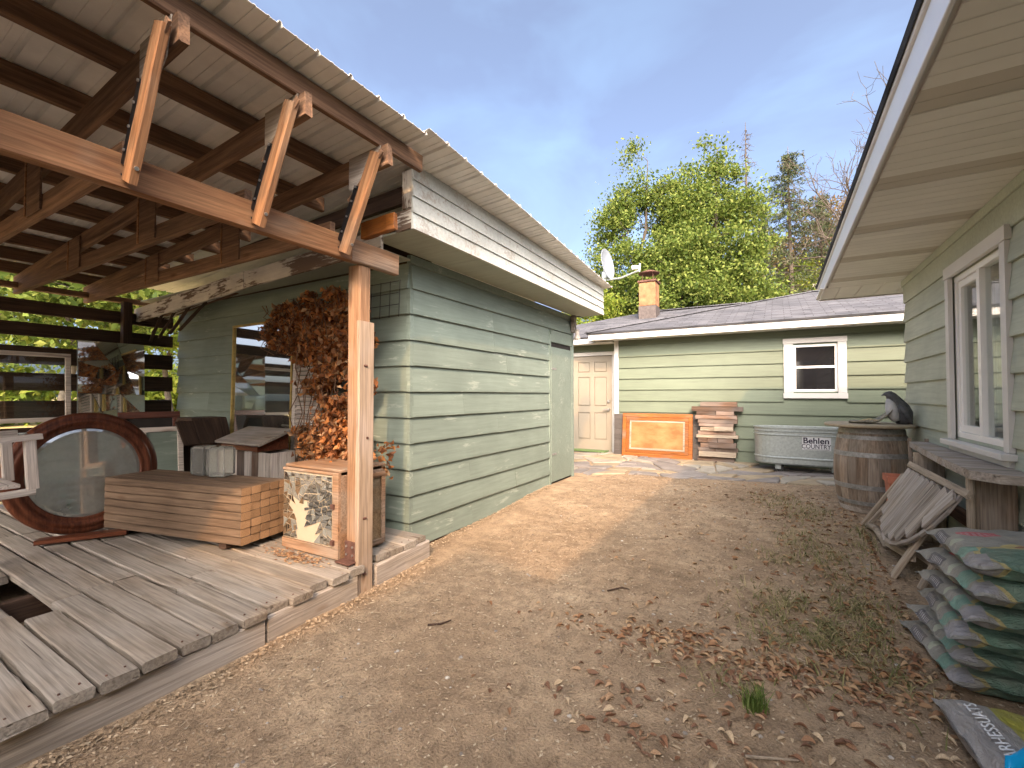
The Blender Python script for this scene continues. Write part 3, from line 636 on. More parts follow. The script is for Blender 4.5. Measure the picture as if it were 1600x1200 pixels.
for i in range(5):
    for j in range(7):
        if i in (1, 3) and j in (1, 3, 5): continue
        db.box(dX0+xs[i], dX0+xs[i+1], DY-.0, DY+.0201, dZ0+zs[j], dZ0+zs[j+1])
dd = db.build('door', M_['doorp'], hb); dd['label'] = 'cream six panel front door'
for (a, b, c, d) in pans:
    MB().cbox(dX0+a+.012, dX0+b-.012, DY+.004, DY+.021, dZ0+c+.012, dZ0+d-.012, .011).build('panel', M_['doorp'], dd)
hd = MB(); hd.tube([(dX1-.075, DY, 1.03), (dX1-.075, DY-.05, 1.03)], .028, 14).tube([(dX1-.075, DY-.05, 1.03), (dX1-.19, DY-.055, 1.025)], .011, 8); hd.build('handle', M_['hoop'], dd, smooth=False)
MB().tube([(dX1-.075, DY, 1.21), (dX1-.075, DY-.03, 1.21)], .032, 14).build('deadbolt', M_['hoop'], dd)
MB().cbox(-3.98, -3.05, DY-.06, DY+.02, .07, .118, .004).build('threshold', M_['steel'], hb)
MB().box(-3.97, -3.06, DY+.055, DY+.07, .05, 2.2).build('doorway_backing', M_['dim'], hb)
tr = MB().cbox(.095, WX0, BY-.04, BY-.004, 1.375, 2.23, .004).cbox(WX1, .982, BY-.04, BY-.004, 1.375, 2.23, .004).cbox(.085, .992, BY-.044, BY-.004, 2.232, 2.32, .004).cbox(.085, .992, BY-.044, BY-.004, 1.285, 1.373, .004)
wb2 = tr.build('window', M_['trim'], hb); wb2['label'] = 'white framed sash window with dark panes'
fr = MB()
for (a, b, c, d) in ((WX0, WX0+.04, Z0, Z1), (WX1-.04, WX1, Z0, Z1), (WX0+.04, WX1-.04, Z0, Z0+.04), (WX0+.04, WX1-.04, Z1-.04, Z1), (WX0+.04, WX1-.04, 1.80, 1.84)): fr.cbox(a, b, BY+.0, BY+.05, c, d, .003)
fr.build('frame', M_['vinyl'], wb2)
MB().box(WX0+.04, WX1-.04, BY+.02, BY+.024, Z0+.04, 1.80).build('pane', M_['pane'], wb2)
MB().box(WX0+.04, WX1-.04, BY+.02, BY+.024, 1.84, Z1-.04).build('pane', M_['pane'], wb2)
# eaves and roof
bz = 2.47; ey = 8.78
MB().cbox(-3.32, 6, ey, BY-.0, bz, bz+.014, .003).build('soffit', M_['hsoffit'], hb)
xx = -3.2; 
MB().cbox(-3.34, 6, ey-.018, ey, bz-.012, bz+.125, .003).build('fascia', M_['trim'], hb)
MB().cbox(-3.34, -3.322, ey, 9.06, bz-.0122, bz+.1248, .003).build('fascia', M_['trim'], hb)
MB().cbox(-6.4, -2.95, 9.06, DY, bz-.03, bz-.016, .003).build('soffit', M_['hsoffit'], hb)
MB().cbox(-6.4, -3.345, 9.042, 9.06, bz-.045, bz+.085, .003).build('fascia', M_['trim'], hb)
E_ = bz+.135; pitch = .30
# front section: hip roof
fx0, fy0 = -3.38, ey-.05; Lh = 4.05; pk = (fx0+Lh, fy0+Lh, E_+Lh*.29)
slope('roof', [(fx0, fy0, E_), (6.2, fy0, E_), (6.2, fy0+Lh, pk[2]), pk], .03, M_['shingle'], hb)
slope('roof', [(fx0, fy0+Lh+4, E_), (fx0, fy0, E_), pk, (pk[0], fy0+Lh+4, pk[2])], .03, M_['shingle'], hb)
board('hip_cap', Vector((fx0, fy0, E_+.012)), Vector(pk)+Vector((0, 0, .012)), .16, .02, M_['shingle'], hb)
board('ridge_cap', Vector(pk)+Vector((0, 0, .012)), (6.2, fy0+Lh, pk[2]+.012), .16, .02, M_['shingle'], hb)
# left section behind: lower hip running to the left
lx0, ly0 = -6.6, 9.02; E2 = E_-.04; Lr = 2.55; rz = E2+Lr*.34
slope('roof', [(lx0, ly0, E2), (-.3, ly0, E2), (-.3, ly0+Lr, rz), (lx0+Lr+1.0, ly0+Lr, rz)], .03, M_['shingle'], hb)
slope('roof', [(lx0, ly0+2*Lr, E2), (lx0, ly0, E2), (lx0+Lr+1.0, ly0+Lr, rz)], .03, M_['shingle'], hb)
slope('roof', [(-.3, ly0+2*Lr, E2), (lx0, ly0+2*Lr, E2), (lx0+Lr+1.0, ly0+Lr, rz), (-.3, ly0+Lr, rz)], .03, M_['shingle'], hb)
board('ridge_cap', (lx0+Lr+1.0, ly0+Lr, rz+.014), (-.6, ly0+Lr, rz+.014), .16, .02, M_['shingle'], hb)
# chimney
cy, cxx = 10.9, -2.62
M_['brickpaint'] = plain('stained_chimney_render', (.25, .125, .06), .9, 0, 6, .45, .3)
ch = thing('chimney', 'square orange stained chimney with rusty metal cap on shingle roof', 'chimney', (cxx, cy, 3.2))
MB().cbox(cxx-.19, cxx+.19, cy-.19, cy+.19, 3.44, 4.0, .012).build('stack', M_['brickpaint'], ch)
MB().cbox(cxx-.20, cxx+.20, cy-.20, cy+.20, 3.0, 3.44, .004).build('flashing', M_['stripe'], ch)
MB().cbox(cxx-.22, cxx+.22, cy-.22, cy+.22, 4.002, 4.05, .008).build('crown', M_['rust'], ch)
for a, b in ((-.13, -.13), (.13, -.13), (.13, .13), (-.13, .13)): MB().tube([(cxx+a, cy+b, 4.03), (cxx+a*.9, cy+b*.9, 4.24)], .008, 6).build('cap_leg', M_['rust'], ch)
MB().lathe([(.24, 0), (.25, .015), (.12, .07), (.02, .10)], 20, (cxx, cy, 4.23)).build('cap', M_['rust'], ch, smooth=True)

# ================================================================== unseen buildings added behind the camera to shade the near ground and deck
def shade_bldg(label, x0, x1, y0, y1, zl, zh):
    o = thing('shade_building', label, 'shade_building', (x0, y0, 0))
    mb = MB(); mb.prism([(x0, y1, -.1), (x0, y1, zl), (x1, y1, zh), (x1, y1, -.1)], (0, y0-y1, 0), (0, 0, 0)); wl = mb.build('wall', M_['hsage'], o)
    clap_wall(wl, (x0, y1, 0), (1, 0, 0), (0, 1, 0), x1-x0, 0, min(zl, zh)-.1, .3, M_['hsage'], 0, joints=False)
    board('roof', (x0-.03, (y0+y1)/2, zl+.05), (x1+.03, (y0+y1)/2, zh+.05), y1-y0+.1, .06, M_['shingle'], o)
    return o
shade_bldg('tall green lean-to added unseen behind the yard to cast shade', .86, 4.4, -6.2, -2.85, 4.62, 3.4)  # out of view, shaped so its sloping top casts the yard shadow's peak
shade_bldg('low green building added unseen behind the yard to shade the deck', -2.35, -.2, -5.4, -2.85, 3.55, 3.55)  # out of view, sized to keep the sun off the near deck planks

# ------------------------------------------------------------------ small builders
def split_poly(poly, n, rng, mn=0.0):
    def area(p): return abs(sum(p[i][0]*p[(i+1) % len(p)][1]-p[(i+1) % len(p)][0]*p[i][1] for i in range(len(p))))/2
    polys = [list(poly)]
    while len(polys) < n:
        polys.sort(key=area); k = len(polys)-1 if rng.random() < .7 else rng.randrange(len(polys)//2, len(polys)); p = polys.pop(k)
        cx = sum(a for a, _ in p)/len(p); cy = sum(b for _, b in p)/len(p); w = math.sqrt(area(p))
        cx += rng.uniform(-.2, .2)*w; cy += rng.uniform(-.2, .2)*w; t = rng.uniform(0, math.pi)
        xs = [a for a, _ in p]; ys = [b for _, b in p]
        if max(xs)-min(xs) > 1.4*(max(ys)-min(ys)): t = math.pi/2+rng.uniform(-.5, .5)
        elif max(ys)-min(ys) > 1.4*(max(xs)-min(xs)): t = rng.uniform(-.5, .5)
        nx, ny = -math.sin(t), math.cos(t); A, B = [], []
        for i in range(len(p)):
            a, b = p[i], p[(i+1) % len(p)]; da = (a[0]-cx)*nx+(a[1]-cy)*ny; db = (b[0]-cx)*nx+(b[1]-cy)*ny
            (A if da >= 0 else B).append(a)
            if da*db < 0:
                s = da/(da-db); q = (a[0]+(b[0]-a[0])*s, a[1]+(b[1]-a[1])*s); A.append(q); B.append(q)
        if len(A) < 3 or len(B) < 3: polys.append(p); continue
        polys += [A, B]
    return polys
def inset(p, d):
    cx = sum(a for a, _ in p)/len(p); cy = sum(b for _, b in p)/len(p); out = []
    for a, b in p:
        r = math.hypot(a-cx, b-cy); k = max(.2, 1-d/max(r, 1e-6)); out.append((cx+(a-cx)*k, cy+(b-cy)*k))
    return out
def basis(o, x, y):
    x = Vector(x).normalized(); y = Vector(y); y = (y-x*y.dot(x)).normalized(); z = x.cross(y); M = Matrix((x, y, z)).transposed().to_4x4(); M.translation = o; return M
def panel_frame(mb, w, h, b, t, z0=0):
    mb.cbox(0, w, 0, b, z0, z0+t).cbox(0, w, h-b, h, z0, z0+t).cbox(0, b, b+.0005, h-b-.0005, z0, z0+t).cbox(w-b, w, b+.0005, h-b-.0005, z0, z0+t); return mb
rg = random.Random(11)

# ================================================================== things on the deck
DZ = .198
# lumber stack: 5 x 7 equal boards
def lumber_mesh(Ln, w, h, i):
    o = board('lumber_board', (0, 0, 0), (Ln, 0, 0), w, h, M_['cedar'], None, ch=.005, seg=3, jit=.0012); me = o.data
    me.materials.append(M_['cedarend_lit'])
    for p in me.polygons[:2]: p.material_index = 1
    bpy.data.objects.remove(o); return me
lm = [lumber_mesh(1.5, .082, .0563, i) for i in range(5)]
u, v = Vector((-.978, -.21, 0)), Vector((-.21, .978, 0)); C0 = Vector((-3.385, 1.85, 0))
for k in range(7):
    for j in range(5):
        c = C0+u*(.75+rg.uniform(-.006, .006))+v*(.043+.0855*j)+Vector((0, 0, DZ+.045+.06*(k+.5)))
        M = basis(c, -u, -v); o = put(bpy.data.objects.new('lumber_board', rg.choice(lm)), None, M)
        tag(o, 'brown square-cut cedar board in the neat lumber stack on the deck', 'board', 'boards of the lumber stack')
for t in (.2, 1.3):
    o = board('bearer', C0+u*t+v*(.02)+Vector((0, 0, DZ+.022)), C0+u*t+v*.41+Vector((0, 0, DZ+.022)), .07, .04, M_['dark']); tag(o, 'dark bearer block under the lumber stack on the deck', 'block', 'bearers under the lumber stack')
# round mirror in mahogany frame
mo = thing('round_mirror', 'big round dusty mirror in a moulded mahogany frame behind the lumber', 'mirror', (-4.97, 1.46, DZ))
T = Matrix.Translation((-4.97, 1.455, .705)) @ Matrix.Rotation(R(90), 4, 'Y') @ Matrix.Rotation(R(-4), 4, 'Y')
prof = [(.36, -.01), (.365, .012), (.375, .02), (.385, .012), (.40, .022), (.42, .034), (.44, .030), (.447, .018), (.46, .024), (.48, .02), (.497, .002), (.497, -.03), (.36, -.03), (.36, -.01)]
MB().lathe(prof, 72, cap=False).build('frame', M_['mahog'], mo, T, smooth=True)
MB().lathe([(.001, 0.004), (.34, .004), (.362, .0)], 64, cap=False).build('glass', M_['dusty'], mo, T, smooth=False)
board('foot', (-4.9, 1.15, DZ+.025), (-4.62, 1.62, DZ+.03), .10, .035, M_['mahog'], mo)
# whitewashed chair at the left edge
wc = thing('wooden_chair', 'whitewashed wooden chair with an open arm frame before the round mirror', 'chair', (-3.9, .75, DZ))
cp = lambda yy, zz, dx=0: (-3.9+dx, yy, zz)
board('arm', cp(.35, 1.06), cp(.925, 1.095), .07, .035, M_['whitewash'], wc, seg=3, jit=.003)
board('arm', cp(.35, 1.06, -.5), cp(.925, 1.095, -.5), .07, .035, M_['whitewash'], wc)
for dx in (0, -.5):
    board('leg', cp(.875, 1.08, dx), cp(.895, .78, dx), .05, .05, M_['whitewash'], wc, up=(1, 0, 0)); board('leg', cp(.52, .742, dx), cp(.50, DZ, dx), .05, .05, M_['whitewash'], wc, up=(1, 0, 0))
    board('leg', cp(.40, 1.04, dx), cp(.40, DZ, dx), .05, .05, M_['whitewash'], wc, up=(1, 0, 0)); board('seat_rail', cp(.35, .735, dx), cp(.905, .765, dx), .04, .04, M_['whitewash'], wc)
for i in range(5): board('seat_slat', (-4.4, .42+.095*i, .79+.004*i), (-3.9, .42+.095*i, .79+.004*i), .085, .022, M_['whitewash'], wc)
board('back_slat', (-4.41, .40, 1.3), (-3.89, .40, 1.3), .03, .10, M_['whitewash'], wc)
o = MB().tube([(-3.9+.03*math.cos(a), .845+.016*math.sin(a), 1.117) for a in [i*.5 for i in range(14)]], .004, 6).build('metal_ring', M_['galv']); tag(o, 'small metal ring lying on the whitewashed chair arm', 'ring')
# framed window leaning on the slats, shattered mirror beside it
wf_ = thing('window_sash', 'old window sash in a grey-white frame leaning on the slats', 'window', (-6.75, 1.3, DZ))
Mw = basis((-6.72, .86, 1.06), (0, 1, 0), (-.07, 0, 1)); panel_frame(MB(), .96, .74, .045, .03).build('frame', M_['whitewash'], wf_, Mw)
MB().box(.045, .915, .045, .695, .01, .014).build('pane', M_['glass'], wf_, Mw)
board('stile', (-6.7, .9, DZ), (-6.735, .9, 1.06), .045, .03, M_['whitewash'], wf_, up=(1, 0, 0)); board('stile', (-6.7, 1.78, DZ), (-6.735, 1.78, 1.06), .045, .03, M_['whitewash'], wf_, up=(1, 0, 0))
M_['leadback'] = plain('mirror_backing', (.16, .17, .16), .8, 0, 5, .1, 0)
bm = thing('broken_mirror', 'cracked frameless rectangular mirror leaning on the slats', 'mirror', (-6.5, 2.1, DZ))
Mb = basis((-6.52, 1.83, .62), (0, .985, 0), (-.06, 0, 1)); MB().box(0, .60, 0, 1.33, -.012, 0).build('backing', M_['leadback'], bm, Mb)
for p in split_poly([(0, 0), (.6, 0), (.6, 1.33), (0, 1.33)], 26, rg):
    q = inset(p, .0022); tl = Matrix.Rotation(rg.uniform(-.035, .035), 4, 'X') @ Matrix.Rotation(rg.uniform(-.05, .05), 4, 'Y'); cx = sum(a for a, _ in q)/len(q); cy = sum(b for _, b in q)/len(q)
    mb = MB(); mb.prism([(a-cx, b-cy, 0) for a, b in q], (0, 0, .008), (0, 0, .012)); mb.build('shard', M_['mirror'], bm, Mb @ Matrix.Translation((cx, cy, .006)) @ tl)
for k, zz in enumerate((.62-.42,)): board('batten', (-6.46, 1.83, DZ+.21), (-6.46, 2.43, DZ+.21), .03, .42, M_['dark'], bm)
# picture frames
f1 = thing('picture_frame', 'empty reddish brown wooden frame behind the round mirror', 'frame', (-5.9, 2.3, DZ)); Mf = basis((-6.05, 2.02, DZ+.25), (.25, .97, 0), (-.2, .1, 1)); panel_frame(MB(), .55, .72, .07, .03).build('frame', M_['mahog'], f1, Mf); MB().box(.07, .48, .07, .65, .004, .008).build('backing', M_['dim'], f1, Mf)
board('prop', (-5.95, 2.3, DZ), (-6.02, 2.28, DZ+.26), .3, .02, M_['mahog'], f1, up=(1, 0, 0))
f2 = thing('picture_frame', 'small white painted wooden frame leaning beside the round mirror', 'frame', (-5.5, 2.2, DZ)); Mf = basis((-5.5, 2.02, DZ+.2), (.2, .98, 0), (-.15, .1, 1)); panel_frame(MB(), .36, .62, .05, .025).build('frame', M_['whitewash'], f2, Mf); MB().box(.05, .31, .05, .57, .004, .008).build('backing', M_['shed'], f2, Mf)
board('prop', (-5.46, 2.2, DZ), (-5.47, 2.2, DZ+.21), .26, .02, M_['whitewash'], f2, up=(1, 0, 0))
# hexagonal dark box
hx_ = thing('hexagonal_box', 'dark hexagonal open wooden box behind the lumber stack', 'box', (-5.1, 2.55, DZ))
hp = [(.30*math.cos(R(60*i)), .36*math.sin(R(60*i))) for i in range(6)]
for i in range(6):
    a, b = hp[i], hp[(i+1) % 6]; A = Vector((-5.35+a[0], 2.50, .78+a[1])); B = Vector((-5.35+b[0], 2.50, .78+b[1])); n_ = Vector((0, 1, 0))
    board('side_panel', A, B, .34, .03, M_['dark'], hx_, up=(Vector((-5.35, 2.5, .78))-(A+B)/2).normalized())
MB().prism([(-5.35+a, 2.62, .78+b) for a, b in hp], (0, 0, 0), (0, .02, 0)).build('back_panel', M_['dim'], hx_)
MB().cbox(-5.5, -5.2, 2.36, 2.64, DZ, .455, .004).build('stand', M_['dark'], hx_)
board('open_flap', (-5.12, 2.3, 1.08), (-4.93, 2.3, .86), .3, .02, M_['dark'], hx_, up=(.7, 0, .7))
# glass block vases on the stack
GL = bpy.data.materials.new('clear_block_glass'); GL.use_nodes = True; b_ = GL.node_tree.nodes['Principled BSDF']; b_.inputs['Transmission Weight'].default_value = .92; b_.inputs['Roughness'].default_value = .12; b_.inputs['Base Color'].default_value = (.86, .88, .85, 1); b_.inputs['IOR'].default_value = 1.3
zt = DZ+.045+.42+.002
for i, (dx, lab) in enumerate(((-4.22, 'left one of the two clear glass block vases on lumber stack'), (-4.02, 'clear glass block vase beside the white plank planter'))):
    c = Vector((dx, 2.0+.03*i, zt+.005)); mb = MB(); mb.cbox(-.075, .075, -.07, .07, 0, .24, .015); mb.cbox(-.06, .06, -.055, .055, .235, .012, .01)
    tag(mb.build('glass_vase', GL, None, Matrix.Translation(c) @ Matrix.Rotation(.2+.3*i, 4, 'Z')), ['clear glass block vase set farthest from the white plank planter', 'clear glass block vase right next to the white plank planter'][i], 'vase')
# white plank planter with a desk-lid box on it
pl = thing('plank_planter', 'low planter of peeling white and bare vertical planks', 'planter', (-4.3, 2.45, DZ))
pz0, pz1 = .50, .815; x0, x1, y0, y1 = -4.98, -3.98, 2.42, 2.66; xx = x0; i = 0
while xx < x1-.02:
    wd = rg.choice((.06, .09, .11, .13)); wd = min(wd, x1-xx); board('plank', (xx+wd/2, y0, pz0), (xx+wd/2, y0, pz1+rg.uniform(-.006, .006)), wd-.004, .018, M_['whitewash'] if i % 3 != 1 else M_['reclaim'], pl, up=(0, 1, 0)); xx += wd; i += 1
for k in range(3): board('plank', (x1, y0+.05+k*.08, pz0), (x1, y0+.05+k*.08, pz1), .075, .018, M_['whitewash'], pl, up=(1, 0, 0))
MB().cbox(x0, x1-.012, y1, y1+.018, pz0, pz1, .003).build('back_panel', M_['grey'], pl); MB().cbox(x0, x1-.02, y0+.012, y1-.002, DZ, pz0-.002, .003).build('base', M_['dark'], pl)
db_ = thing('lidded_box', 'dark old wooden desk box with a sloping lid on the planter', 'box', (-4.4, 2.5, pz1))
mb = MB(); mb.prism([(-4.72, 2.38, pz1+.012), (-4.72, 2.68, pz1+.012), (-4.72, 2.68, pz1+.17), (-4.72, 2.38, pz1+.05)], (0, 0, 0), (.62, 0, 0)); mb.build('case', M_['mahog'], db_)
board('lid', (-4.78, 2.52, pz1+.135), (-4.03, 2.52, pz1+.135), .36, .022, M_['grey'], db_, up=(0, -.37, 1))
# tall gold mirror on the shed wall, louvred shutter
gm = thing('gold_mirror', 'tall mirror in a thin gold frame on the shed wall behind the planter', 'mirror', (-4.9, 2.88, .8))
M_['gold'] = plain('gilt_frame', (.46, .33, .10), .4, .4, 20, .2, .1)
Mg = basis((-5.46, SY0-.05, .66), (1, 0, 0), (0, .012, 1)); panel_frame(MB(), 1.14, 1.49, .022, .03).build('frame', M_['gold'], gm, Mg); MB().box(.022, 1.118, .022, 1.468, .006, .010).build('glass', M_['mirror'], gm, Mg)
MB().cbox(-5.3, -4.5, 2.84, 2.87, DZ, .655, .003).build('ledge', M_['dark'], gm)
sh = thing('louvred_shutter', 'pale grey louvred shutter half hidden by the dry vine', 'shutter', (-4.05, 2.85, .6))
Ms = basis((-4.28, SY0-.075, .48), (1, 0, 0), (0, .02, 1)); panel_frame(MB(), .44, 1.35, .055, .03).build('frame', M_['whitewash'], sh, Ms)
for i in range(28): MB().cbox(.057, .383, -.022, .022, -.004, .004, .001).build('louvre', M_['whitewash'], sh, Ms @ Matrix.Translation((0, .085+i*.0435, .016)) @ Matrix.Rotation(R(-40), 4, 'X'))
board('prop', (-4.06, 2.84, DZ), (-4.06, 2.84, .478), .3, .03, M_['dark'], sh, up=(0, 1, 0))
# cabinet with shattered mirror front
cb = thing('cabinet', 'small wooden cabinet with a shattered mirror front behind the post', 'cabinet', (-2.95, 2.3, DZ))
cx0, cx1, cy0, cy1, cz0, cz1 = -3.26, -2.70, 2.10, 2.52, DZ+.004, .80
M_['cream'] = plain('cream_backing_board', (.46, .385, .28), .8, 0, 5, .08, 0)
Mc = basis((cx0, cy0, cz0), (1, .02, 0), (0, 0, 1))
W, H = cx1-cx0, cz1-cz0
MB().cbox(0, W+.06, 0, .07, -.02, .012, .004).cbox(W-.0, W+.06, .0705, H, -.02, .012, .004).cbox(0, W-.001, H-.02, H, -.02, .012, .004).build('front_frame', M_['post'], cb, Mc)
MB().cbox(.0, W-.002, .072, H-.022, -.012, 0.0, .002).build('backing_panel', M_['cream'], cb, Mc)
for p in split_poly([(.008, .08), (W-.008, .08), (W-.008, H-.03), (.008, H-.03)], 150, rg):
    cx = sum(a for a, _ in p)/len(p); cy = sum(b for _, b in p)/len(p)
    if (.10+.12*(1-cy/.3) < cx < .27 and cy < .36 and cx > .09) or (.27 <= cx < .40 and cy < .20): continue
    q = inset(p, rg.uniform(.003, .0065)); mb = MB(); mb.prism([(a-cx, b-cy, 0) for a, b in q], (0, 0, 0), (0, 0, .003))
    mb.build('shard', M_['mirror'] if rg.random() < .75 else M_['dusty'], cb, Mc @ Matrix.Translation((cx, cy, .003)) @ Matrix.Rotation(rg.uniform(-.05, .05), 4, 'X') @ Matrix.Rotation(rg.uniform(-.05, .05), 4, 'Y'))
MB().cbox(cx0+.0, cx0+.02, cy0+.022, cy1, cz0, cz1).build('side_panel', M_['post'], cb); MB().cbox(cx1+.04, cx1+.06, cy0+.024, cy1, cz0, cz1-.02).build('side_panel', M_['post'], cb)
MB().cbox(cx0-.01, cx1+.07, cy0+.02, cy1+.01, cz1+.002, cz1+.022).build('top', M_['post'], cb); MB().cbox(cx0+.022, cx1+.038, cy1-.02, cy1, cz0, cz1).build('back_panel', M_['dark'], cb)
Md = basis((cx1+.064, cy0+.12, cz0+.02), (0, 1, 0), (0, 0, 1)); panel_frame(MB(), .30, .54, .035, .022).build('side_door', M_['post'], cb, Md); MB().box(.035, .265, .035, .505, .006, .010).build('side_pane', M_['glass'], cb, Md)
for zz in (.30, .55): MB().cbox(cx1-.0, cx1+.03, cy0-.016, cy0-.005+.02, zz, zz+.035, .003).build('hinge', M_['rust'], cb)

# ================================================================== right side: barrel, lid, statue
bx, by = .865, 6.2; bz_ = GZ(bx, by)-.01; BH = .91
ba = thing('wine_barrel', 'old oak wine barrel with grey steel hoops at the house corner', 'barrel', (bx, by, bz_))
def br_(t): return .272+.066*(1-(2*t-1)**2)
ns = 22; mb = MB(); vs = []; K = 10; da = 2*math.pi/ns
for i in range(K+1):
    t = i/K; r = br_(t)
    for a, rr in ((-da/2*.985, r), (-da/4, r*1.0015), (0, r*1.002), (da/4, r*1.0015), (da/2*.985, r), (da/2*.985, r-.025), (-da/2*.985, r-.025)): vs.append((rr*math.cos(a), rr*math.sin(a), BH*t))
fs = [(i*7+k, i*7+(k+1) % 7, (i+1)*7+(k+1) % 7, (i+1)*7+k) for i in range(K) for k in range(7)]+[tuple(range(6, -1, -1)), tuple(range(K*7, K*7+7))]
# stave grain runs up: build with local X vertical
sv = MB(); sv.add([(z_, y_, -x_) for x_, y_, z_ in vs], fs); stm = sv.mesh('stave', M_['oak'])
for i in range(ns):
    o = put(bpy.data.objects.new('stave', stm), ba, Matrix.Translation((bx, by, bz_)) @ Matrix.Rotation(da*i+.05, 4, 'Z') @ Matrix.Rotation(R(-90), 4, 'Y'))
for t0, t1 in ((.02, .075), (.11, .155), (.29, .345), (.66, .715), (.86, .905), (.93, .985)):
    pr = [(br_(t0)+.002, BH*t0), (br_(t0)+.005, BH*t0+.001), (br_(t1)+.005, BH*t1-.001), (br_(t1)+.002, BH*t1)]
    MB().lathe(pr, 44, (bx, by, bz_), cap=False).build('hoop', M_['hoop'] if t0 not in (.02,) else M_['grey'], ba, smooth=False)
MB().lathe([(.001, BH-.03), (.262, BH-.03)], 32, (bx, by, bz_), cap=False).build('head', M_['oak'], ba)
MB().lathe([(.001, .04), (.262, .04)], 32, (bx, by, bz_), cap=False).build('head', M_['oak'], ba)
lidz = bz_+BH
M_['lid'] = plain('weathered_round_top', (.33, .28, .20), .85, 0, 7, .22, .2)
ld = MB().lathe([(.001, 0), (.385, 0), (.40, .008), (.402, .024), (.39, .034), (.001, .036)], 56, (bx-.02, by-.02, lidz+.001), cap=False).build('barrel_board', M_['lid'], smooth=False); tag(ld, 'round weathered tabletop board lying on the wine barrel', 'round board')
def skin_body(name, verts, edges, rad, mat, parent, sub=2, root=0, M=None):
    me = bpy.data.meshes.new(name); me.from_pydata(verts, edges, []); o = bpy.data.objects.new(name, me); COL.objects.link(o)
    sk = o.modifiers.new('skin', 'SKIN'); sk.use_smooth_shade = True
    for i, r in enumerate(rad): me.skin_vertices[0].data[i].radius = r if hasattr(r, '__len__') else (r, r)
    me.skin_vertices[0].data[root].use_root = True
    sb = o.modifiers.new('sub', 'SUBSURF'); sb.levels = sub; sb.render_levels = sub
    dg = bpy.context.evaluated_depsgraph_get(); ev = bpy.data.meshes.new_from_object(o.evaluated_get(dg)); bpy.data.objects.remove(o)
    ev.materials.clear(); ev.materials.append(mat); ev.polygons.foreach_set('use_smooth', [True]*len(ev.polygons))
    return put(bpy.data.objects.new(name, ev), parent, M)
M_['bird'] = plain('dark_grey_cast_statue', (.075, .078, .085), .55, .1, 30, .4, .6)
M_['birdlight'] = plain('pale_statue_breast', (.42, .42, .42), .7, 0, 14, .2, .3)
lz = lidz+.037
st0 = Vector((1.06, 6.12, lz))
bs = thing('bird_statue', 'dark cast bird statue behind a leaf shaped seed tray on barrel', 'statue', tuple(st0))
sp_ = [(.06, .03, -.002, .05), (.066, .03, .05, .082), (.058, .03, .11, .09), (.04, .022, .17, .08), (.016, .012, .22, .062), (-.01, .002, .262, .05), (-.035, -.004, .292, .047), (-.06, -.008, .31, .038), (-.08, -.012, .312, .022), (-.098, -.014, .305, .011), (-.12, -.017, .294, .002)]
MB().tube([st0+Vector(q[:3]) for q in sp_], [q[3] for q in sp_], 20).build('body', M_['bird'], bs, smooth=True)
MB().tube([st0+Vector(q) for q in ((.0, -.02, .03), (-.02, -.02, .09), (-.032, -.016, .15), (-.042, -.012, .21), (-.055, -.01, .265))], [.03, .052, .056, .046, .022], 16).build('breast', M_['birdlight'], bs, smooth=True)
for s in (-1, 1): MB().tube([st0+Vector(q) for q in ((.02, .02+s*.062, .20), (.05, .03+s*.082, .16), (.085, .03+s*.08, .09), (.115, .03+s*.06, .03), (.13, .03+s*.045, -.0))], [.012, .034, .034, .02, .006], 12).build('wing', M_['bird'], bs, smooth=True)
for s in (-1, 1): MB().lathe([(.001, .02), (.008, .014), (.011, 0)], 8, tuple(st0+Vector((-.045+.012, s*.022, .325))), cap=False).build('ear_tuft', M_['bird'], bs)
tv = []; tf = []; n_ = 18                                     # leaf-shaped tray, rising at its stem towards the bird
for i in range(n_+1):
    t = i/n_; x = -.40+t*.43; wd = .13*math.sin(math.pi*min(1, t*1.0+.03))**.6*(1 if t < .75 else 1-(t-.75)*2.2); zz = .012+max(0, (t-.45))**1.6*.55
    for s in (-1, -.5, 0, .5, 1): tv.append(tuple(st0+Vector((x+.0, s*wd-.02+rg.uniform(-.004, .004), zz+.018*s*s+rg.uniform(-.002, .002)))))
m5 = len(tv); tv += [(a, b, c-.012) for a, b, c in tv]
for i in range(n_):
    for k in range(4): a = i*5+k; tf += [(a, a+1, a+6, a+5), (m5+a+5, m5+a+6, m5+a+1, m5+a)]
    a = i*5; tf += [(a, a+5, m5+a+5, m5+a), (m5+a+4, m5+a+9, a+9, a+4)]
M_['tray'] = plain('mottled_tray', (.24, .22, .17), .8, 0, 40, .4, .4); MB().add(tv, tf).build('seed_tray', M_['tray'], bs, smooth=True)
sd = MB()
for i in range(160):
    a, r = rg.uniform(0, 6.28), rg.random()**.7*.085; c = st0+Vector((-.22+r*math.cos(a)*1.1, -.02+r*math.sin(a), .026+.025*(1-r/.085)**1)); s = .006; sd.add([c+Vector((-s, 0, 0)), c+Vector((s, 0, 0)), c+Vector((0, s, 0)), c+Vector((0, 0, s*.8))], [(0, 1, 3), (1, 2, 3), (2, 0, 3)])
M_['seed'] = leafmat('seed', [(.5, .4, .24), (.34, .26, .14), (.6, .52, .36)], 0); o = sd.build('birdseed', M_['seed'], bs); o['kind'] = 'stuff'

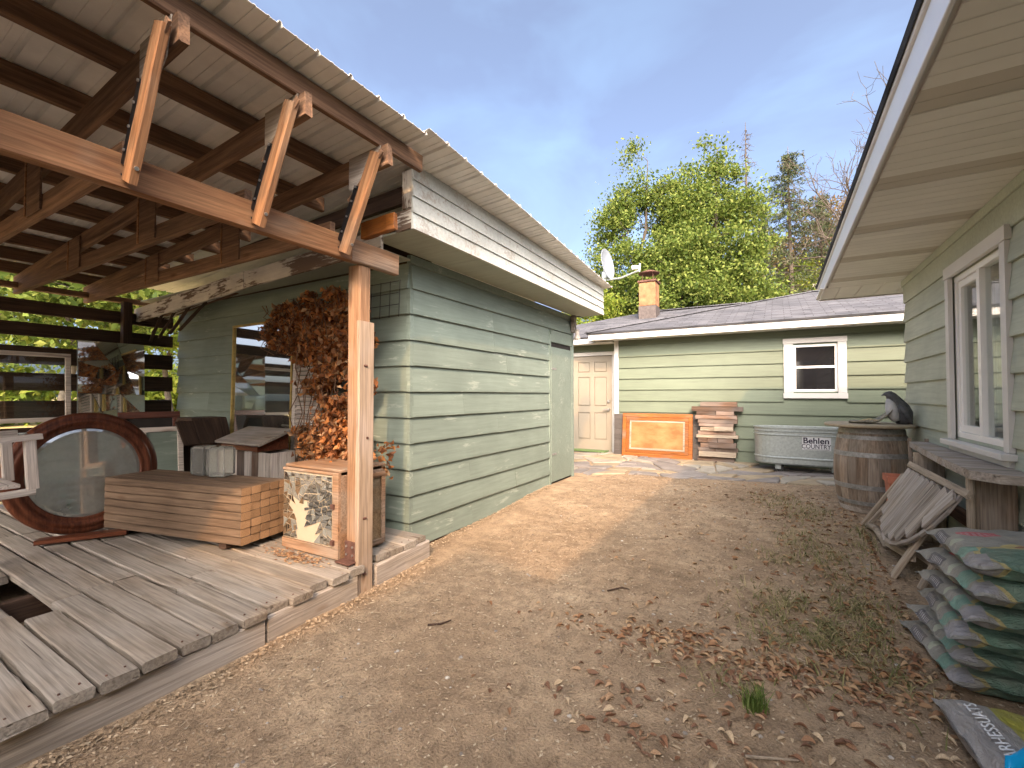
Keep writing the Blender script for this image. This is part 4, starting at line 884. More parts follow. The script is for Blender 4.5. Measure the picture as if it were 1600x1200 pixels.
# dark slatted chair behind the barrel
ck = thing('slatted_chair', 'dark brown slatted folding chair squeezed behind the barrel', 'chair', (1.1, 5.75, .09))
for x in (1.09, 1.215): board('back_post', (x, 5.60, GZ(x, 5.6)), (x, 5.72, .93), .035, .025, M_['oak'], ck, up=(1, 0, 0))
for zz in (.36, .42, .48, .54, .60, .66, .72, .78, .88): yb = 5.60+.13*(zz-.09)/.84; board('back_slat', (1.075, yb-.016, zz), (1.222, yb-.016, zz), .012, .045, M_['oak'], ck)
board('seat_slat', (1.075, 5.50, .34), (1.222, 5.50, .34), .16, .02, M_['oak'], ck); board('front_leg', (1.09, 5.44, GZ(1, 5.4)), (1.09, 5.44, .33), .03, .03, M_['oak'], ck, up=(1, 0, 0)); board('front_leg', (1.21, 5.44, GZ(1, 5.4)), (1.21, 5.44, .33), .03, .03, M_['oak'], ck, up=(1, 0, 0))
# terracotta planter
tp = thing('terracotta_planter', 'faded red square planter between barrel and folded table', 'planter', (.97, 5.2, .08))
gz0 = GZ(.97, 5.2); PX, PY = .985, 5.44
def sq(a, z, t=0): return [(PX-a, PY-a, z), (PX+a, PY-a, z), (PX+a, PY+a, z), (PX-a, PY+a, z)]
mb = MB(); r_ = [sq(.09, gz0), sq(.115, .54), sq(.128, .54), sq(.128, .60), sq(.112, .60), sq(.10, .5)]; mb.add(sum(r_, []), [(3, 2, 1, 0)]+[(l*4+i, l*4+(i+1) % 4, l*4+4+(i+1) % 4, l*4+4+i) for l in range(5) for i in range(4)]); mb.build('pot', M_['terra'], tp)
MB().box(PX-.095, PX+.095, PY-.095, PY+.095, .48, .495).build('soil', M_['dim'], tp)

# rustic bench under the window
bn = thing('rustic_bench', 'rustic bench of a thick grey slab on stout legs under window', 'bench', (1.1, 4.6, .06))
tv = [(.975, 3.70), (1.07, 3.58), (1.225, 3.55), (1.228, 5.72), (1.085, 5.70), (1.03, 4.9), (.99, 4.2)]
mb = MB(); mb.prism([(a, b, 0) for a, b in tv], (0, 0, .848), (0, 0, .90)); o = mb.build('seat_slab', M_['grey'], bn)
for y_, h0 in ((3.86, 0), (5.2, 0)):
    board('leg', (1.12, y_, GZ(1.1, y_)-.01), (1.12, y_+.01, .846), .20, .055, M_['oak'] if y_ < 4 else M_['greylight'], bn, up=(0, 1, 0), ch=.008, seg=4, jit=.003)
board('leg_edge', (1.012, 3.83, GZ(1, 3.8)), (1.012, 3.83, .84), .03, .05, M_['greylight'], bn, up=(0, 1, 0))
board('stretcher', (1.17, 3.9, .45), (1.17, 5.17, .45), .04, .10, M_['brown'], bn)

# folded slatted round table leaning against the bench
ft = thing('folding_table', 'folded round garden table of grey slats leaning on the bench', 'table', (.72, 4.6, .05))
Pp = Vector((.72, 0, .25)); ax = Vector((0, -1, 0)); upv = Vector((.28, 0, .5)).normalized(); nrm = ax.cross(upv)   # plane axes: along house, up the slope
def tp_(s, t, d=0): return Vector((.72, 4.55, .25))+ax*s+upv*t+nrm*d
if nrm.x > 0: nrm = -nrm
sl_n = 9; s = -.62
# slats run down the slope; outline is a D: straight top edge, rounded lower edge
for i in range(sl_n):
    s0 = -.60+i*.138; sm = s0+.065; rr = .66
    lo = .53-math.sqrt(max(.01, rr*rr-sm*sm))*.80; ln = math.hypot(.0, .53-lo)
    sh_ = .10*(.5-i/8)
    board('slat', tp_(sm-.03+sh_, lo, .012), tp_(sm+.05, .52, .012), .126, .02, M_['grey'], ft, up=nrm, ch=.003, seg=3, jit=.0025)
ed = []
for i in range(15):
    a = math.pi*i/14; ed.append(tp_(-.64*math.cos(a), .53-.56*math.sin(a), -.012))
mb = MB()
for a, b in zip(ed[:-1], ed[1:]): board('rim_piece', a, b+(b-a)*.06, .035, .022, M_['grey'], ft, up=nrm)
board('top_rail', tp_(-.66, .56, .0), tp_(.78, .56, .0), .05, .03, M_['greylight'], ft, up=nrm)
lg = M_['greylight']
board('leg', (.70, 4.22, GZ(.7, 4.2)+.01), (1.005, 4.05, .735), .028, .07, lg, ft, up=(0, 1, 0)); board('leg', (.815, 4.06, GZ(.8, 4.1)+.01), (.99, 4.12, .42), .028, .06, lg, ft, up=(0, 1, 0))
board('leg', (.68, 5.42, GZ(.7, 5.4)+.01), (.95, 5.22, .64), .028, .05, lg, ft, up=(0, 1, 0)); board('leg', (.70, 5.34, GZ(.7, 5.3)+.01), (.97, 5.14, .60), .028, .05, lg, ft, up=(0, 1, 0))
cv_ = [(.71, 5.3, .14), (.73, 5.08, .17), (.755, 4.92, .12), (.76, 4.8, .10)]; MB().tube(cv_, .028, 8).build('curved_stretcher', lg, ft, smooth=True)
board('stretcher', (.76, 4.82, .13), (.80, 4.16, .21), .03, .055, lg, ft); board('stretcher', (.86, 4.85, .14), (.90, 4.1, .20), .03, .05, lg, ft)

# ================================================================== soil bags
def bag_mat(name, kind):
    m, nt, b = newmat(name); tc = N(nt, 'ShaderNodeTexCoord'); sp = N(nt, 'ShaderNodeSeparateXYZ'); nt.links.new(tc.outputs['Object'], sp.inputs[0]); x, y = sp.outputs['X'], sp.outputs['Y']
    def rng_(s, lo, hi):
        a = N(nt, 'ShaderNodeMath', operation='GREATER_THAN'); a.inputs[1].default_value = lo; nt.links.new(s, a.inputs[0]); c = N(nt, 'ShaderNodeMath', operation='LESS_THAN'); c.inputs[1].default_value = hi; nt.links.new(s, c.inputs[0])
        d = N(nt, 'ShaderNodeMath', operation='MULTIPLY'); nt.links.new(a.outputs[0], d.inputs[0]); nt.links.new(c.outputs[0], d.inputs[1]); return d.outputs[0]
    def mul(a, c): d = N(nt, 'ShaderNodeMath', operation='MULTIPLY'); nt.links.new(a, d.inputs[0]); nt.links.new(c, d.inputs[1]); return d.outputs[0]
    n1 = noise(nt, coords(nt, (8, 30, 30)), 2, 4); n2 = noise(nt, coords(nt), 5, 5, .6)
    r = ramp(nt, [(.3, (.20, .20, .18)), (.7, (.34, .335, .30))] if kind == 'soil' else [(.3, (.27, .265, .265)), (.7, (.40, .39, .385))]); nt.links.new(n2, r.inputs[0]); c = r.outputs[0]
    if kind == 'soil':
        dx = N(nt, 'ShaderNodeMath', operation='MULTIPLY_ADD'); dx.inputs[1].default_value = .05; dx.inputs[2].default_value = 0; nt.links.new(n1, dx.inputs[0]); xx = N(nt, 'ShaderNodeMath', operation='ADD'); nt.links.new(x, xx.inputs[0]); nt.links.new(dx.outputs[0], xx.inputs[1]); x2 = xx.outputs[0]
        # large round green print, orange leaf, small patches along the narrow edge
        def disc(cx, cy, rx, ry):
            vm = N(nt, 'ShaderNodeMapping'); vm.inputs['Location'].default_value = (-cx/rx, -cy/ry, 0); vm.inputs['Scale'].default_value = (1/rx, 1/ry, 0); nt.links.new(tc.outputs['Object'], vm.inputs['Vector'])
            ln = N(nt, 'ShaderNodeVectorMath', operation='LENGTH'); nt.links.new(vm.outputs[0], ln.inputs[0]); l = N(nt, 'ShaderNodeMath', operation='LESS_THAN'); l.inputs[1].default_value = 1; nt.links.new(ln.outputs['Value'], l.inputs[0]); return l.outputs[0]
        gr = ramp(nt, [(.35, (.09, .17, .125)), (.7, (.15, .25, .19))]); nt.links.new(n1, gr.inputs[0])
        c = mixc(nt, disc(.0, -.235, .235, .125), c, (.42, .36, .16)); c = mixc(nt, disc(.01, -.24, .225, .115), c, gr.outputs[0]); c = mixc(nt, disc(.0, -.125, .12, .055), c, (.50, .42, .17)); c = mixc(nt, disc(.01, -.12, .085, .028), c, (.28, .09, .05))
        c = mixc(nt, mul(rng_(x, -.20, -.06), rng_(y, .06, .15)), c, (.50, .09, .12))
        c = mixc(nt, mul(rng_(x, -.30, -.215), rng_(y, -.22, -.12)), c, (.17, .32, .26)); c = mixc(nt, mul(rng_(x, -.30, -.235), rng_(y, .06, .20)), c, (.10, .10, .115)); c = mixc(nt, mul(rng_(x, -.28, -.20), rng_(y, -.32, -.245)), c, (.30, .30, .32)); c = mixc(nt, disc(-.235, -.02, .026, .026), c, (.42, .46, .36))
        bk_ = N(nt, 'ShaderNodeTexBrick'); bk_.inputs['Scale'].default_value = 1; bk_.inputs['Brick Width'].default_value = .016; bk_.inputs['Row Height'].default_value = .022; bk_.inputs['Mortar Size'].default_value = .005; bk_.inputs['Color1'].default_value = (1, 1, 1, 1); bk_.inputs['Color2'].default_value = (.6, .6, .6, 1); bk_.inputs['Mortar'].default_value = (0, 0, 0, 1)
        sw = N(nt, 'ShaderNodeMapping'); sw.inputs['Rotation'].default_value = (0, 0, math.pi/2); nt.links.new(tc.outputs['Object'], sw.inputs['Vector']); nt.links.new(sw.outputs[0], bk_.inputs['Vector'])
        pm = N(nt, 'ShaderNodeMath', operation='MULTIPLY'); nt.links.new(mul(rng_(x, -.285, -.24), rng_(y, .075, .19)), pm.inputs[0]); nt.links.new(bk_.outputs['Color'], pm.inputs[1]); c = mixc(nt, pm.outputs[0], c, (.5, .5, .52))
        pm = N(nt, 'ShaderNodeMath', operation='MULTIPLY'); nt.links.new(mul(rng_(x, -.185, -.08), rng_(y, .075, .135)), pm.inputs[0]); nt.links.new(bk_.outputs['Color'], pm.inputs[1]); c = mixc(nt, pm.outputs[0], c, (.6, .5, .5))
    else:
        c = mixc(nt, rng_(y, -.02, .09), c, (.42, .40, .06)); c = mixc(nt, mul(rng_(x, -.24, -.14), rng_(y, .125, .16)), c, (.42, .36, .09))
        for q in range(5): c = mixc(nt, mul(rng_(y, -.07-.022*q, -.06-.022*q), rng_(x, -.1, .18)), c, (.12, .12, .125))
    n3 = noise(nt, coords(nt), 9, 3); rd = ramp(nt, [(.45, (0, 0, 0)), (.8, (.45, .45, .45))]); nt.links.new(n3, rd.inputs[0]); c = mixc(nt, rd.outputs[0], c, (.30, .26, .21))
    nt.links.new(c, b.inputs['Base Color']); b.inputs['Roughness'].default_value = .42; b.inputs['Specular IOR Level'].default_value = .45
    n4 = noise(nt, coords(nt, (5, 14, 5)), 3, 5, .65, 1.2); bump(nt, b, n4, .9, .035); return m
M_['soil'] = bag_mat('soil_bag_plastic', 'soil'); M_['mortar'] = bag_mat('grey_bag_plastic', 'mortar')
def bag_mesh(name, Lx, Ly, H, mat, seed):
    r0 = random.Random(seed); nx_, ny_ = 44, 58; vs = []; fs = []
    ph = [r0.uniform(0, 6) for _ in range(6)]
    for side in (1, -1):
        for j in range(ny_+1):
            for i in range(nx_+1):
                a, b = 2*i/nx_-1, 2*j/ny_-1
                e = (max(0, 1-min(1, abs(a)/.955)**3.2)**.42)*(max(0, 1-min(1, abs(b)/.965)**4.5)**.42)
                pin = 1-.04*(1-abs(b)**2)*abs(a)**6
                wr_ = .005*math.sin(9*b+ph[0]+3*a)*math.sin(5*a+ph[1])+.004*math.sin(17*b+ph[2])*math.sin(13*a+ph[3]); ed_ = (1-e)*.007*math.sin(11*(a if abs(b) > .9 else b)+ph[4])
                z = side*H/2*e*(1+.22*math.sin(2.1*a+ph[5])*(1 if side > 0 else .4))+wr_*min(1, e*1.5)+ed_
                vs.append((a*Lx/2*pin, b*Ly/2*(1-.03*(1-a*a)*abs(b)**6), z))
    m = (nx_+1)*(ny_+1)
    for j in range(ny_):
        for i in range(nx_):
            q = j*(nx_+1)+i; fs += [(q, q+1, q+nx_+2, q+nx_+1), (m+q+nx_+1, m+q+nx_+2, m+q+1, m+q)]
    mb = MB(); mb.add(vs, fs); me = mb.mesh(name, mat, True); return me
lay = [('bottom', .90, 3.12, .055, 6), ('second from the ground', .915, 3.08, .165, 4), ('third from the ground', .92, 3.00, .280, -3), ('third from the top', .93, 2.955, .395, 2), ('second from the top', .94, 2.945, .508, 5), ('topmost', .955, 2.935, .625, 0)]
for i, (nm, x_, y_, z_, rot) in enumerate(lay):
    me = bag_mesh('soil_bag', .56, .68, .125 if i < 5 else .145, M_['soil'], 30+i)
    o = put(bpy.data.objects.new('soil_bag', me), None, Matrix.Translation((x_, y_, z_)) @ Matrix.Rotation(R(rot), 4, 'Z') @ Matrix.Rotation(R([-2, -2, -3, -2, -2, -2][i]), 4, 'X'))
    tag(o, {'topmost': 'grey and green plastic soil bag lying topmost on the bag stack'}.get(nm, f'grey plastic soil bag in the stack by the bench, {nm}'), 'soil bag', 'stacked soil bags')
# two loose grey bags and a blue plastic strip
me = bag_mesh('cement_bag', .62, .46, .15, M_['mortar'], 77); Mm = Matrix.Translation((.795, 2.25, .085)) @ Matrix.Rotation(R(96), 4, 'Z') @ Matrix.Rotation(R(2), 4, 'X')
cbag = put(bpy.data.objects.new('cement_bag', me), None, Mm); tag(cbag, 'grey bag with a yellow stripe lying by the soil bags', 'bag')
M_['letter'] = plain('white_bag_lettering', (.62, .64, .66), .6, 0, 5, .05, 0)
tm = text_mesh('MARHESSUATS', .05, M_['letter'], .0008, .0)
xsv = [v.co.x for v in tm.vertices]
for v in tm.vertices:                                          # lay the lettering over the curved bag edge
    a = v.co.x/.31; bq = (v.co.y+.155)/.23
    e = (max(0, 1-abs(min(.99, abs(a)))**3.2)**.42)*(max(0, 1-min(.99, abs(bq))**4.5)**.42); v.co.y += .150; v.co.z = .075*e*(1+.10)+.012+v.co.z
put(bpy.data.objects.new('lettering', tm), cbag, Mm)
me = bag_mesh('cement_bag', .40, .5, .16, M_['mortar'], 81); o = put(bpy.data.objects.new('cement_bag', me), None, Matrix.Translation((1.12, 2.56, .17)) @ Matrix.Rotation(R(10), 4, 'Z') @ Matrix.Rotation(R(35), 4, 'X')); tag(o, 'crumpled grey bag propped in front of the soil bag stack', 'bag')
M_['blue'] = plain('bright_blue_plastic', (.0, .30, .62), .4, 0, 6, .12, .2)
bl = []; NB = 14
for i in range(NB+1):
    t = i/NB; p = Vector((.60+.22*t, 2.08+.03*math.sin(t*3)+.03*t, .178+.03*math.sin(t*math.pi)))
    for k, wv in enumerate((-.045, -.02, .01, .045)): bl.append(p+Vector((.01*k, wv*(1+.2*math.sin(i)), .012*math.sin(k*2+i*.8)+(-.03 if k in (0, 3) else .012))))
n4 = len(bl); bl += [p-Vector((0, 0, .006)) for p in bl]; bf = []
for i in range(NB):
    for k in range(3): a = i*4+k; bf += [(a, a+4, a+5, a+1), (n4+a, n4+a+1, n4+a+5, n4+a+4)]
    a = i*4; bf += [(a, n4+a, n4+a+4, a+4), (a+3, a+7, n4+a+7, n4+a+3)]
bf += [(0, 1, 2, 3, n4+3, n4+2, n4+1, n4), tuple(NB*4+k for k in (3, 2, 1, 0))+tuple(n4+NB*4+k for k in (0, 1, 2, 3))]
tag(MB().add(bl, bf).build('plastic_strip', M_['blue'], smooth=True), 'bright blue plastic strip lying on the grey striped bag', 'plastic strip')

# ================================================================== by the back wall
# galvanised tub
tx0, tx1, ty = -.36, 1.05, 8.72; tz = .235; th = .585
tb = thing('stock_tank', 'oval galvanised stock tank on casters under the back window', 'tank', ((tx0+tx1)/2, ty, .1))
def oval(r, z, n=14):
    pts = []; a0, a1 = tx0+.31, tx1-.31
    for i in range(n+1): a = math.pi/2+math.pi*i/n; pts.append((a0+r*math.cos(a), ty+r*math.sin(a), z))
    for i in range(n+1): a = -math.pi/2+math.pi*i/n; pts.append((a1+r*math.cos(a), ty+r*math.sin(a), z))
    return pts
prof = [(.285, 0), (.30, .02), (.30, .09), (.312, .10), (.312, .115), (.30, .125), (.30, .455), (.315, .465), (.315, .475), (.302, .485), (.302, .515), (.316, .525), (.316, .535), (.303, .545), (.303, .57), (.318, .575), (.318, .588), (.303, .590), (.292, .58), (.292, .05), (.28, .04)]
rings = [oval(r, tz+z) for r, z in prof]; k = len(rings[0]); mb = MB(); mb.add(sum(rings, []), [(l*k+i, l*k+(i+1) % k, (l+1)*k+(i+1) % k, (l+1)*k+i) for l in range(len(rings)-1) for i in range(k)]+[tuple(range(k-1, -1, -1)), tuple(range((len(rings)-1)*k, len(rings)*k))])
tbo = mb.build('tank', M_['galv'], tb)
for x in (-.03, .72):
    for y_ in (ty-.2, ty+.2):
        w_ = MB(); w_.tube([(x+.05, y_-.016, .155), (x+.05, y_+.016, .155)], .052, 18); wo = w_.build('caster', M_['black'], tb)
        MB().cbox(x-.02, x+.06, y_-.026, y_-.018, .15, tz-.012, .002).cbox(x-.02, x+.06, y_+.018, y_+.026, .15, tz-.012, .002).cbox(x-.03, x+.07, y_-.03, y_+.03, tz-.012, tz-.001, .002).build('bracket', M_['galv'], wo)
fy = ty-.3
pc = (.505, fy-.0015, tz+.345)
MB().cbox(pc[0]-.185, pc[0]+.185, fy-.003, fy+.004, pc[2]-.092, pc[2]+.115, .001).build('sticker', M_['plate'], tb)
put(bpy.data.objects.new('lettering', text_mesh('Behlen', .125, M_['ink'], .0006, .003, 1.0)), tb, basis((pc[0]-.005, fy-.0042, pc[2]+.012), (1, 0, 0), (0, 0, 1)))
put(bpy.data.objects.new('lettering', text_mesh('COUNTRY', .098, M_['ink'], .0006, .001, .80)), tb, basis((pc[0]-.005, fy-.0042, pc[2]-.068), (1, 0, 0), (0, 0, 1)))
MB().box(pc[0]-.165, pc[0]+.165, fy-.0038, fy-.003, pc[2]-.084, pc[2]-.079).build('sticker_line', M_['ink'], tb)
# framed pegboard panel leaning, dark panel behind
fp = thing('framed_panel', 'orange stained wooden frame round a tan perforated board by door', 'panel', (-2.05, 9.0, .08))
Mp = basis((-2.73, 9.02, GZ(-2, 9)+.01), (1, 0, 0), (0, .12, 1)); W, H = 1.34, .86
panel_frame(MB(), W, H, .075, .03).build('outer_frame', M_['orange'], fp, Mp); panel_frame(MB(), W-.154, H-.154, .06, .022).build('inner_frame', M_['orange'], fp, Mp @ Matrix.Translation((.077, .077, 0)))
panel_frame(MB(), W-.28, H-.28, .035, .012).build('liner', M_['greylight'], fp, Mp @ Matrix.Translation((.14, .14, 0)))
def peg():
    m, nt, b = newmat('tan_pegboard'); v = coords(nt, (1, 1, 0), False); vo = N(nt, 'ShaderNodeTexVoronoi'); vo.inputs['Scale'].default_value = 55; vo.inputs['Randomness'].default_value = .0; nt.links.new(v, vo.inputs['Vector']); r = ramp(nt, [(.12, (.16, .085, .03)), (.3, (1, 1, 1))]); nt.links.new(vo.outputs['Distance'], r.inputs[0])
    n = noise(nt, coords(nt, (1, 2, 1)), 3, 4, .6); r2 = ramp(nt, [(.35, (.21, .10, .027)), (.65, (.29, .19, .075))]); nt.links.new(n, r2.inputs[0]); nt.links.new(mixc(nt, .6, r2.outputs[0], mixc(nt, 1, r2.outputs[0], r.outputs[0], 'MULTIPLY')), b.inputs['Base Color']); b.inputs['Roughness'].default_value = .8; return m
M_['peg'] = peg(); MB().box(.175, W-.175, .175, H-.175, -.004, .004).build('perforated_board', M_['peg'], fp, Mp)
gp = thing('grey_panel', 'dark grey grooved board panel leaning behind the orange frame', 'panel', (-2.2, 9.1, .08)); Mq = basis((-2.92, 9.10, GZ(-2, 9.1)+.01), (1, 0, 0), (0, .06, 1))
M_['charcoal'] = paint('charcoal_board', (.085, .075, .068), dirt=.2, rough=.8)
for i in range(8): MB().cbox(0, 1.66, i*.105, i*.105+.1025, 0, .022, .003).build('plank', M_['charcoal'], gp, Mq)
# assembled reclaimed wood blocks
rw = thing('reclaimed_wood_column', 'column of mixed reclaimed wood offcuts beside the orange framed panel', 'wood stack', (-.98, 9.0, .08))
z = GZ(-1, 9)+.01; xc = -.97; rows = [(.62, .085), (.62, .085), (.66, .06), (.60, .085), (.60, .075), (.70, .05), (.62, .06), (.56, .075), (.58, .05), (.66, .07), (.70, .06), (.62, .065), (.86, .075), (.62, .075)]
sc_ = 1.10/sum(h for _, h in rows)
for i, (w_, h_) in enumerate(rows):
    h_ *= sc_; x0_ = xc-w_/2+rg.uniform(-.03, .03); nsp = 1 if i in (0, 1, 12, 13) else rg.choice((1, 2, 2, 3)); cuts = sorted([0, 1]+[rg.uniform(.25, .75) for _ in range(nsp-1)])
    for a, b in zip(cuts[:-1], cuts[1:]):
        d = rg.uniform(.10, .17); MBm = rg.choice((M_['reclaim'], M_['reclaim'], M_['reclaim'], M_['greylight'] if i < 9 else M_['reclaim']))
        board('offcut', (x0_+w_*a+.002, 9.16-d/2-.02, z+h_/2), (x0_+w_*b-.002, 9.16-d/2-.02, z+h_/2), d, h_-.003, MBm, rw, ch=.003, seg=2, jit=.0025)
    z += h_
# flagstones
pa = bpy.data.objects.new('patio', None); put(pa); tag(pa, 'irregular pale flagstone strip along the back house', None, None, 'structure')
fb = [(-3.9, 6.75), (-2.75, 6.75), (-2.55, 6.62), (-1.9, 7.05), (-1.3, 7.0), (-.3, 7.4), (.7, 7.6), (1.6, 7.75), (1.6, 9.16), (-3.9, 9.4)]
FM = [plain('flagstone_pale', (.29, .27, .225), .85, 0, 4, .25, .4), plain('flagstone_buff', (.28, .23, .155), .85, 0, 4, .25, .4), plain('flagstone_grey', (.19, .175, .165), .85, 0, 4, .25, .4)]
for p in split_poly(fb, 85, rg):
    q = inset(p, rg.uniform(.018, .035)); q2 = []
    for i in range(len(q)):
        a, b = q[i], q[(i+1) % len(q)]; q2 += [(a[0]*.92+b[0]*.08, a[1]*.92+b[1]*.08), ((a[0]+b[0])/2+rg.uniform(-.02, .02), (a[1]+b[1])/2+rg.uniform(-.02, .02)), (a[0]*.08+b[0]*.92, a[1]*.08+b[1]*.92)]
    cx = sum(a for a, _ in q2)/len(q2); cy = sum(b for _, b in q2)/len(q2); zt_ = GZ(cx, cy)+rg.uniform(.012, .032)
    ar = sum(q2[i][0]*q2[(i+1) % len(q2)][1]-q2[(i+1) % len(q2)][0]*q2[i][1] for i in range(len(q2)))
    if ar < 0: q2 = q2[::-1]
    mb = MB(); n_ = len(q2); tp2 = [(cx+(a-cx)*.94, cy+(b-cy)*.94, zt_) for a, b in q2]
    mb.add([(a, b, zt_-.06) for a, b in q2]+[(a, b, zt_-.012) for a, b in q2]+tp2, [(l*n_+i, l*n_+(i+1) % n_, (l+1)*n_+(i+1) % n_, (l+1)*n_+i) for l in range(2) for i in range(n_)]+[tuple(range(2*n_, 3*n_))])
    mb.build('flagstone', rg.choice(FM), pa)
M_['mat'] = plain('green_turf_mat', (.10, .16, .06), .95, 0, 120, .5, .5)
tag(MB().cbox(-3.95, -3.12, 9.12, 9.38, .135, .16, .004).build('door_mat', M_['mat']), 'green turf doormat in front of the cream door', 'mat')
# satellite dish on the shed roof corner
dc = Vector((-2.17, 6.52, 3.31)); dn = Vector((.98, -.12, .15)).normalized()
sd_ = thing('satellite_dish', 'grey satellite dish with arm on the shed roof corner', 'satellite dish', (-2.2, 6.55, 3.03))
Md_ = basis(dc, dn.cross(Vector((0, 0, 1))), Vector((0, 0, 1))-dn*dn.z); 
if (Md_.to_3x3() @ Vector((0, 0, 1))).dot(dn) < 0: Md_ = Md_ @ Matrix.Rotation(math.pi, 4, 'Y')
pr = [(.001, -.045), (.08, -.040), (.15, -.028), (.20, -.014), (.235, 0), (.24, .0), (.24, -.006), (.20, -.020), (.15, -.035), (.08, -.047), (.001, -.052)]
m2 = MB().lathe(pr, 36, cap=False); m2.v = [(a*.88, b*.97, c) for a, b, c in m2.v]; m2.build('reflector', M_['dish'], sd_, Md_, smooth=True)
MB().tube([(-2.2, 6.55, 3.08), (-1.98, 6.52, 3.07), (-1.70, 6.5, 3.14)], [.016, .014, .014], 8).build('arm', M_['galv'], sd_)
MB().tube([(-1.70, 6.5, 3.12), (-1.69, 6.5, 3.24)], .014, 8).build('arm_tip', M_['galv'], sd_); MB().tube([(-1.70, 6.5, 3.185), (-1.80, 6.5, 3.195)], [.028, .034], 10).build('receiver', M_['vinyl'], sd_)
MB().tube([(-2.23, 6.55, 3.0), (-2.23, 6.55, 3.2), (-2.22, 6.53, 3.3)], .022, 8).build('mast', M_['galv'], sd_); MB().cbox(-2.30, -2.18, 6.49, 6.61, 3.0, 3.022, .003).build('foot', M_['galv'], sd_); MB().cbox(-2.26, -2.19, 6.5, 6.56, 3.1, 3.2, .006).build('bracket', M_['galv'], sd_)
# far white house and a cable
fh = thing('house', 'pale far-off house with a low gable beyond the shingle roof', 'house', (5, 31, 5))
M_['farwhite'] = paint('far_white_siding', (.62, .58, .5), dirt=.1); MB().box(1.75, 9.5, 30.5, 36, 3, 8.1).build('wall', M_['farwhite'], fh)
mb = MB(); mb.prism([(1.75, 30.5, 8.1), (9.5, 30.5, 8.1), (5.6, 30.5, 9.7)], (0, 0, 0), (0, .1, 0)); mb.build('gable', M_['rust'], fh)
slope('roof', [(1.3, 36, 8.0), (1.3, 30, 8.0), (5.6, 30, 9.85), (5.6, 36, 9.85)], .12, M_['farwhite'], fh); slope('roof', [(10, 30, 8.0), (10, 36, 8.0), (5.6, 36, 9.85), (5.6, 30, 9.85)], .12, M_['farwhite'], fh)
cab = MB().tube([(-7+.9*i, 14.0+1.6*i, 5.2+.22*i+.012*(i-6)**2) for i in range(12)], .012, 6).build('overhead_cable', M_['wire']); tag(cab, 'thin dark overhead cable crossing in front of the trees', 'cable')

# ================================================================== dry vine on wire mesh
def kites(P, size, rng, bend=.25, up=None, asp=.55):
    """P (n,3) leaf positions -> two-faced bent kites: verts (n*5), quads/tri as (n*4 faces of 3)"""
    n = len(P); d = rng.normal(size=(n, 3)); 
    if up is not None: d = d*.8+up
    d /= np.linalg.norm(d, axis=1, keepdims=True); q = rng.normal(size=(n, 3)); s = np.cross(d, q); s /= np.linalg.norm(s, axis=1, keepdims=True); nn = np.cross(d, s)
    L_ = (size*(.45+1.1*rng.random(n)))[:, None]; w = L_*asp*.5
    a = P-d*L_*.5; b = P+s*w+nn*L_*bend*.5; c = P+d*L_*.5; e = P-s*w+nn*L_*bend*.5; V = np.stack([a, b, c, e], 1).reshape(-1, 3)
    i = np.arange(n)*4; F = np.stack([np.stack([i, i+1, i+2], 1), np.stack([i, i+2, i+3], 1)], 1).reshape(-1, 3); return V, F
def cloud(name, P, size, mat, parent, rng, **k):
    V, F = kites(P, size, rng, **k); return put(bpy.data.objects.new(name, npmesh(name, V, F, mat)), parent)
def inpoly(x, y, poly):
    r = np.zeros(len(x), bool); n = len(poly)
    for i in range(n):
        (x0, y0), (x1, y1) = poly[i], poly[(i+1) % n]; c = ((y0 > y) != (y1 > y)) & (x < (x1-x0)*(y-y0)/(y1-y0+1e-9)+x0); r ^= c
    return r
M_['dry'] = leafmat('dry_vine_leaf', [(.10, .048, .025), (.24, .095, .04), (.40, .15, .05), (.54, .205, .06), (.60, .28, .10), (.32, .16, .08), (.52, .34, .18)], .3)
vn = thing('dry_vine', 'mass of dry orange-brown vine leaves hanging beside the post', 'vine', (-3.5, 2.7, DZ))
poly = [(-4.6, 2.0), (-4.35, 2.22), (-3.9, 2.32), (-2.98, 2.30), (-2.98, .80), (-3.5, .78), (-3.85, .80), (-4.0, 1.0), (-3.82, 1.12), (-3.78, 1.3), (-3.9, 1.45), (-4.0, 1.62), (-4.1, 1.75), (-4.45, 1.82)]
n = 36000; x = NR.uniform(-4.7, -2.9, n); z = NR.uniform(.7, 2.4, n); keep = inpoly(x, z, poly)
dens = vnoise(x*5+9, z*5, 4)*.6+vnoise(x*11, z*11, 5)*.4; thr = np.where(z > 1.9, .48, .36); thr = np.where((x < -3.55) & (z < 1.75), thr+.05, thr); keep &= dens > thr
x, z = x[keep], z[keep]; m = min(len(x), 10500); sel = NR.permutation(len(x))[:m]; x, z = x[sel], z[sel]
y = 2.76-.15*np.abs(NR.normal(size=m))*np.clip((x+4.3)/1.2, .35, 1)*np.where(z < 1.2, 1.25, .9); y = np.clip(y, 2.33, 2.8)
lf = cloud('leaves', np.stack([x, y, z], 1), .055, M_['dry'], vn, NR, up=np.array([0, -.3, -.55]), bend=.5); lf['kind'] = 'stuff'
m = 60; lf = cloud('leaves', np.stack([NR.normal(-2.72, .035, m), NR.normal(2.62, .05, m), NR.uniform(.66, .98, m)], 1), .055, M_['dry'], vn, NR, up=np.array([0, -.3, -.5]), bend=.5); lf['kind'] = 'stuff'
for i in range(22):
    x0 = -4.4+i*.05; pts = []; xx = x0
    for k in range(9): xx += NR.uniform(-.06, .08); pts.append((xx, 2.66+NR.uniform(-.09, .06), .55+k*.21 if i > 8 else 1.75+k*.06))
    MB().tube(pts, .0045, 5).build('stem', M_['brown'], vn)
wm = thing('wire_mesh', 'black wire mesh trellis fixed under the soffit behind the post', 'wire mesh', (-3.4, 2.86, 2.0))
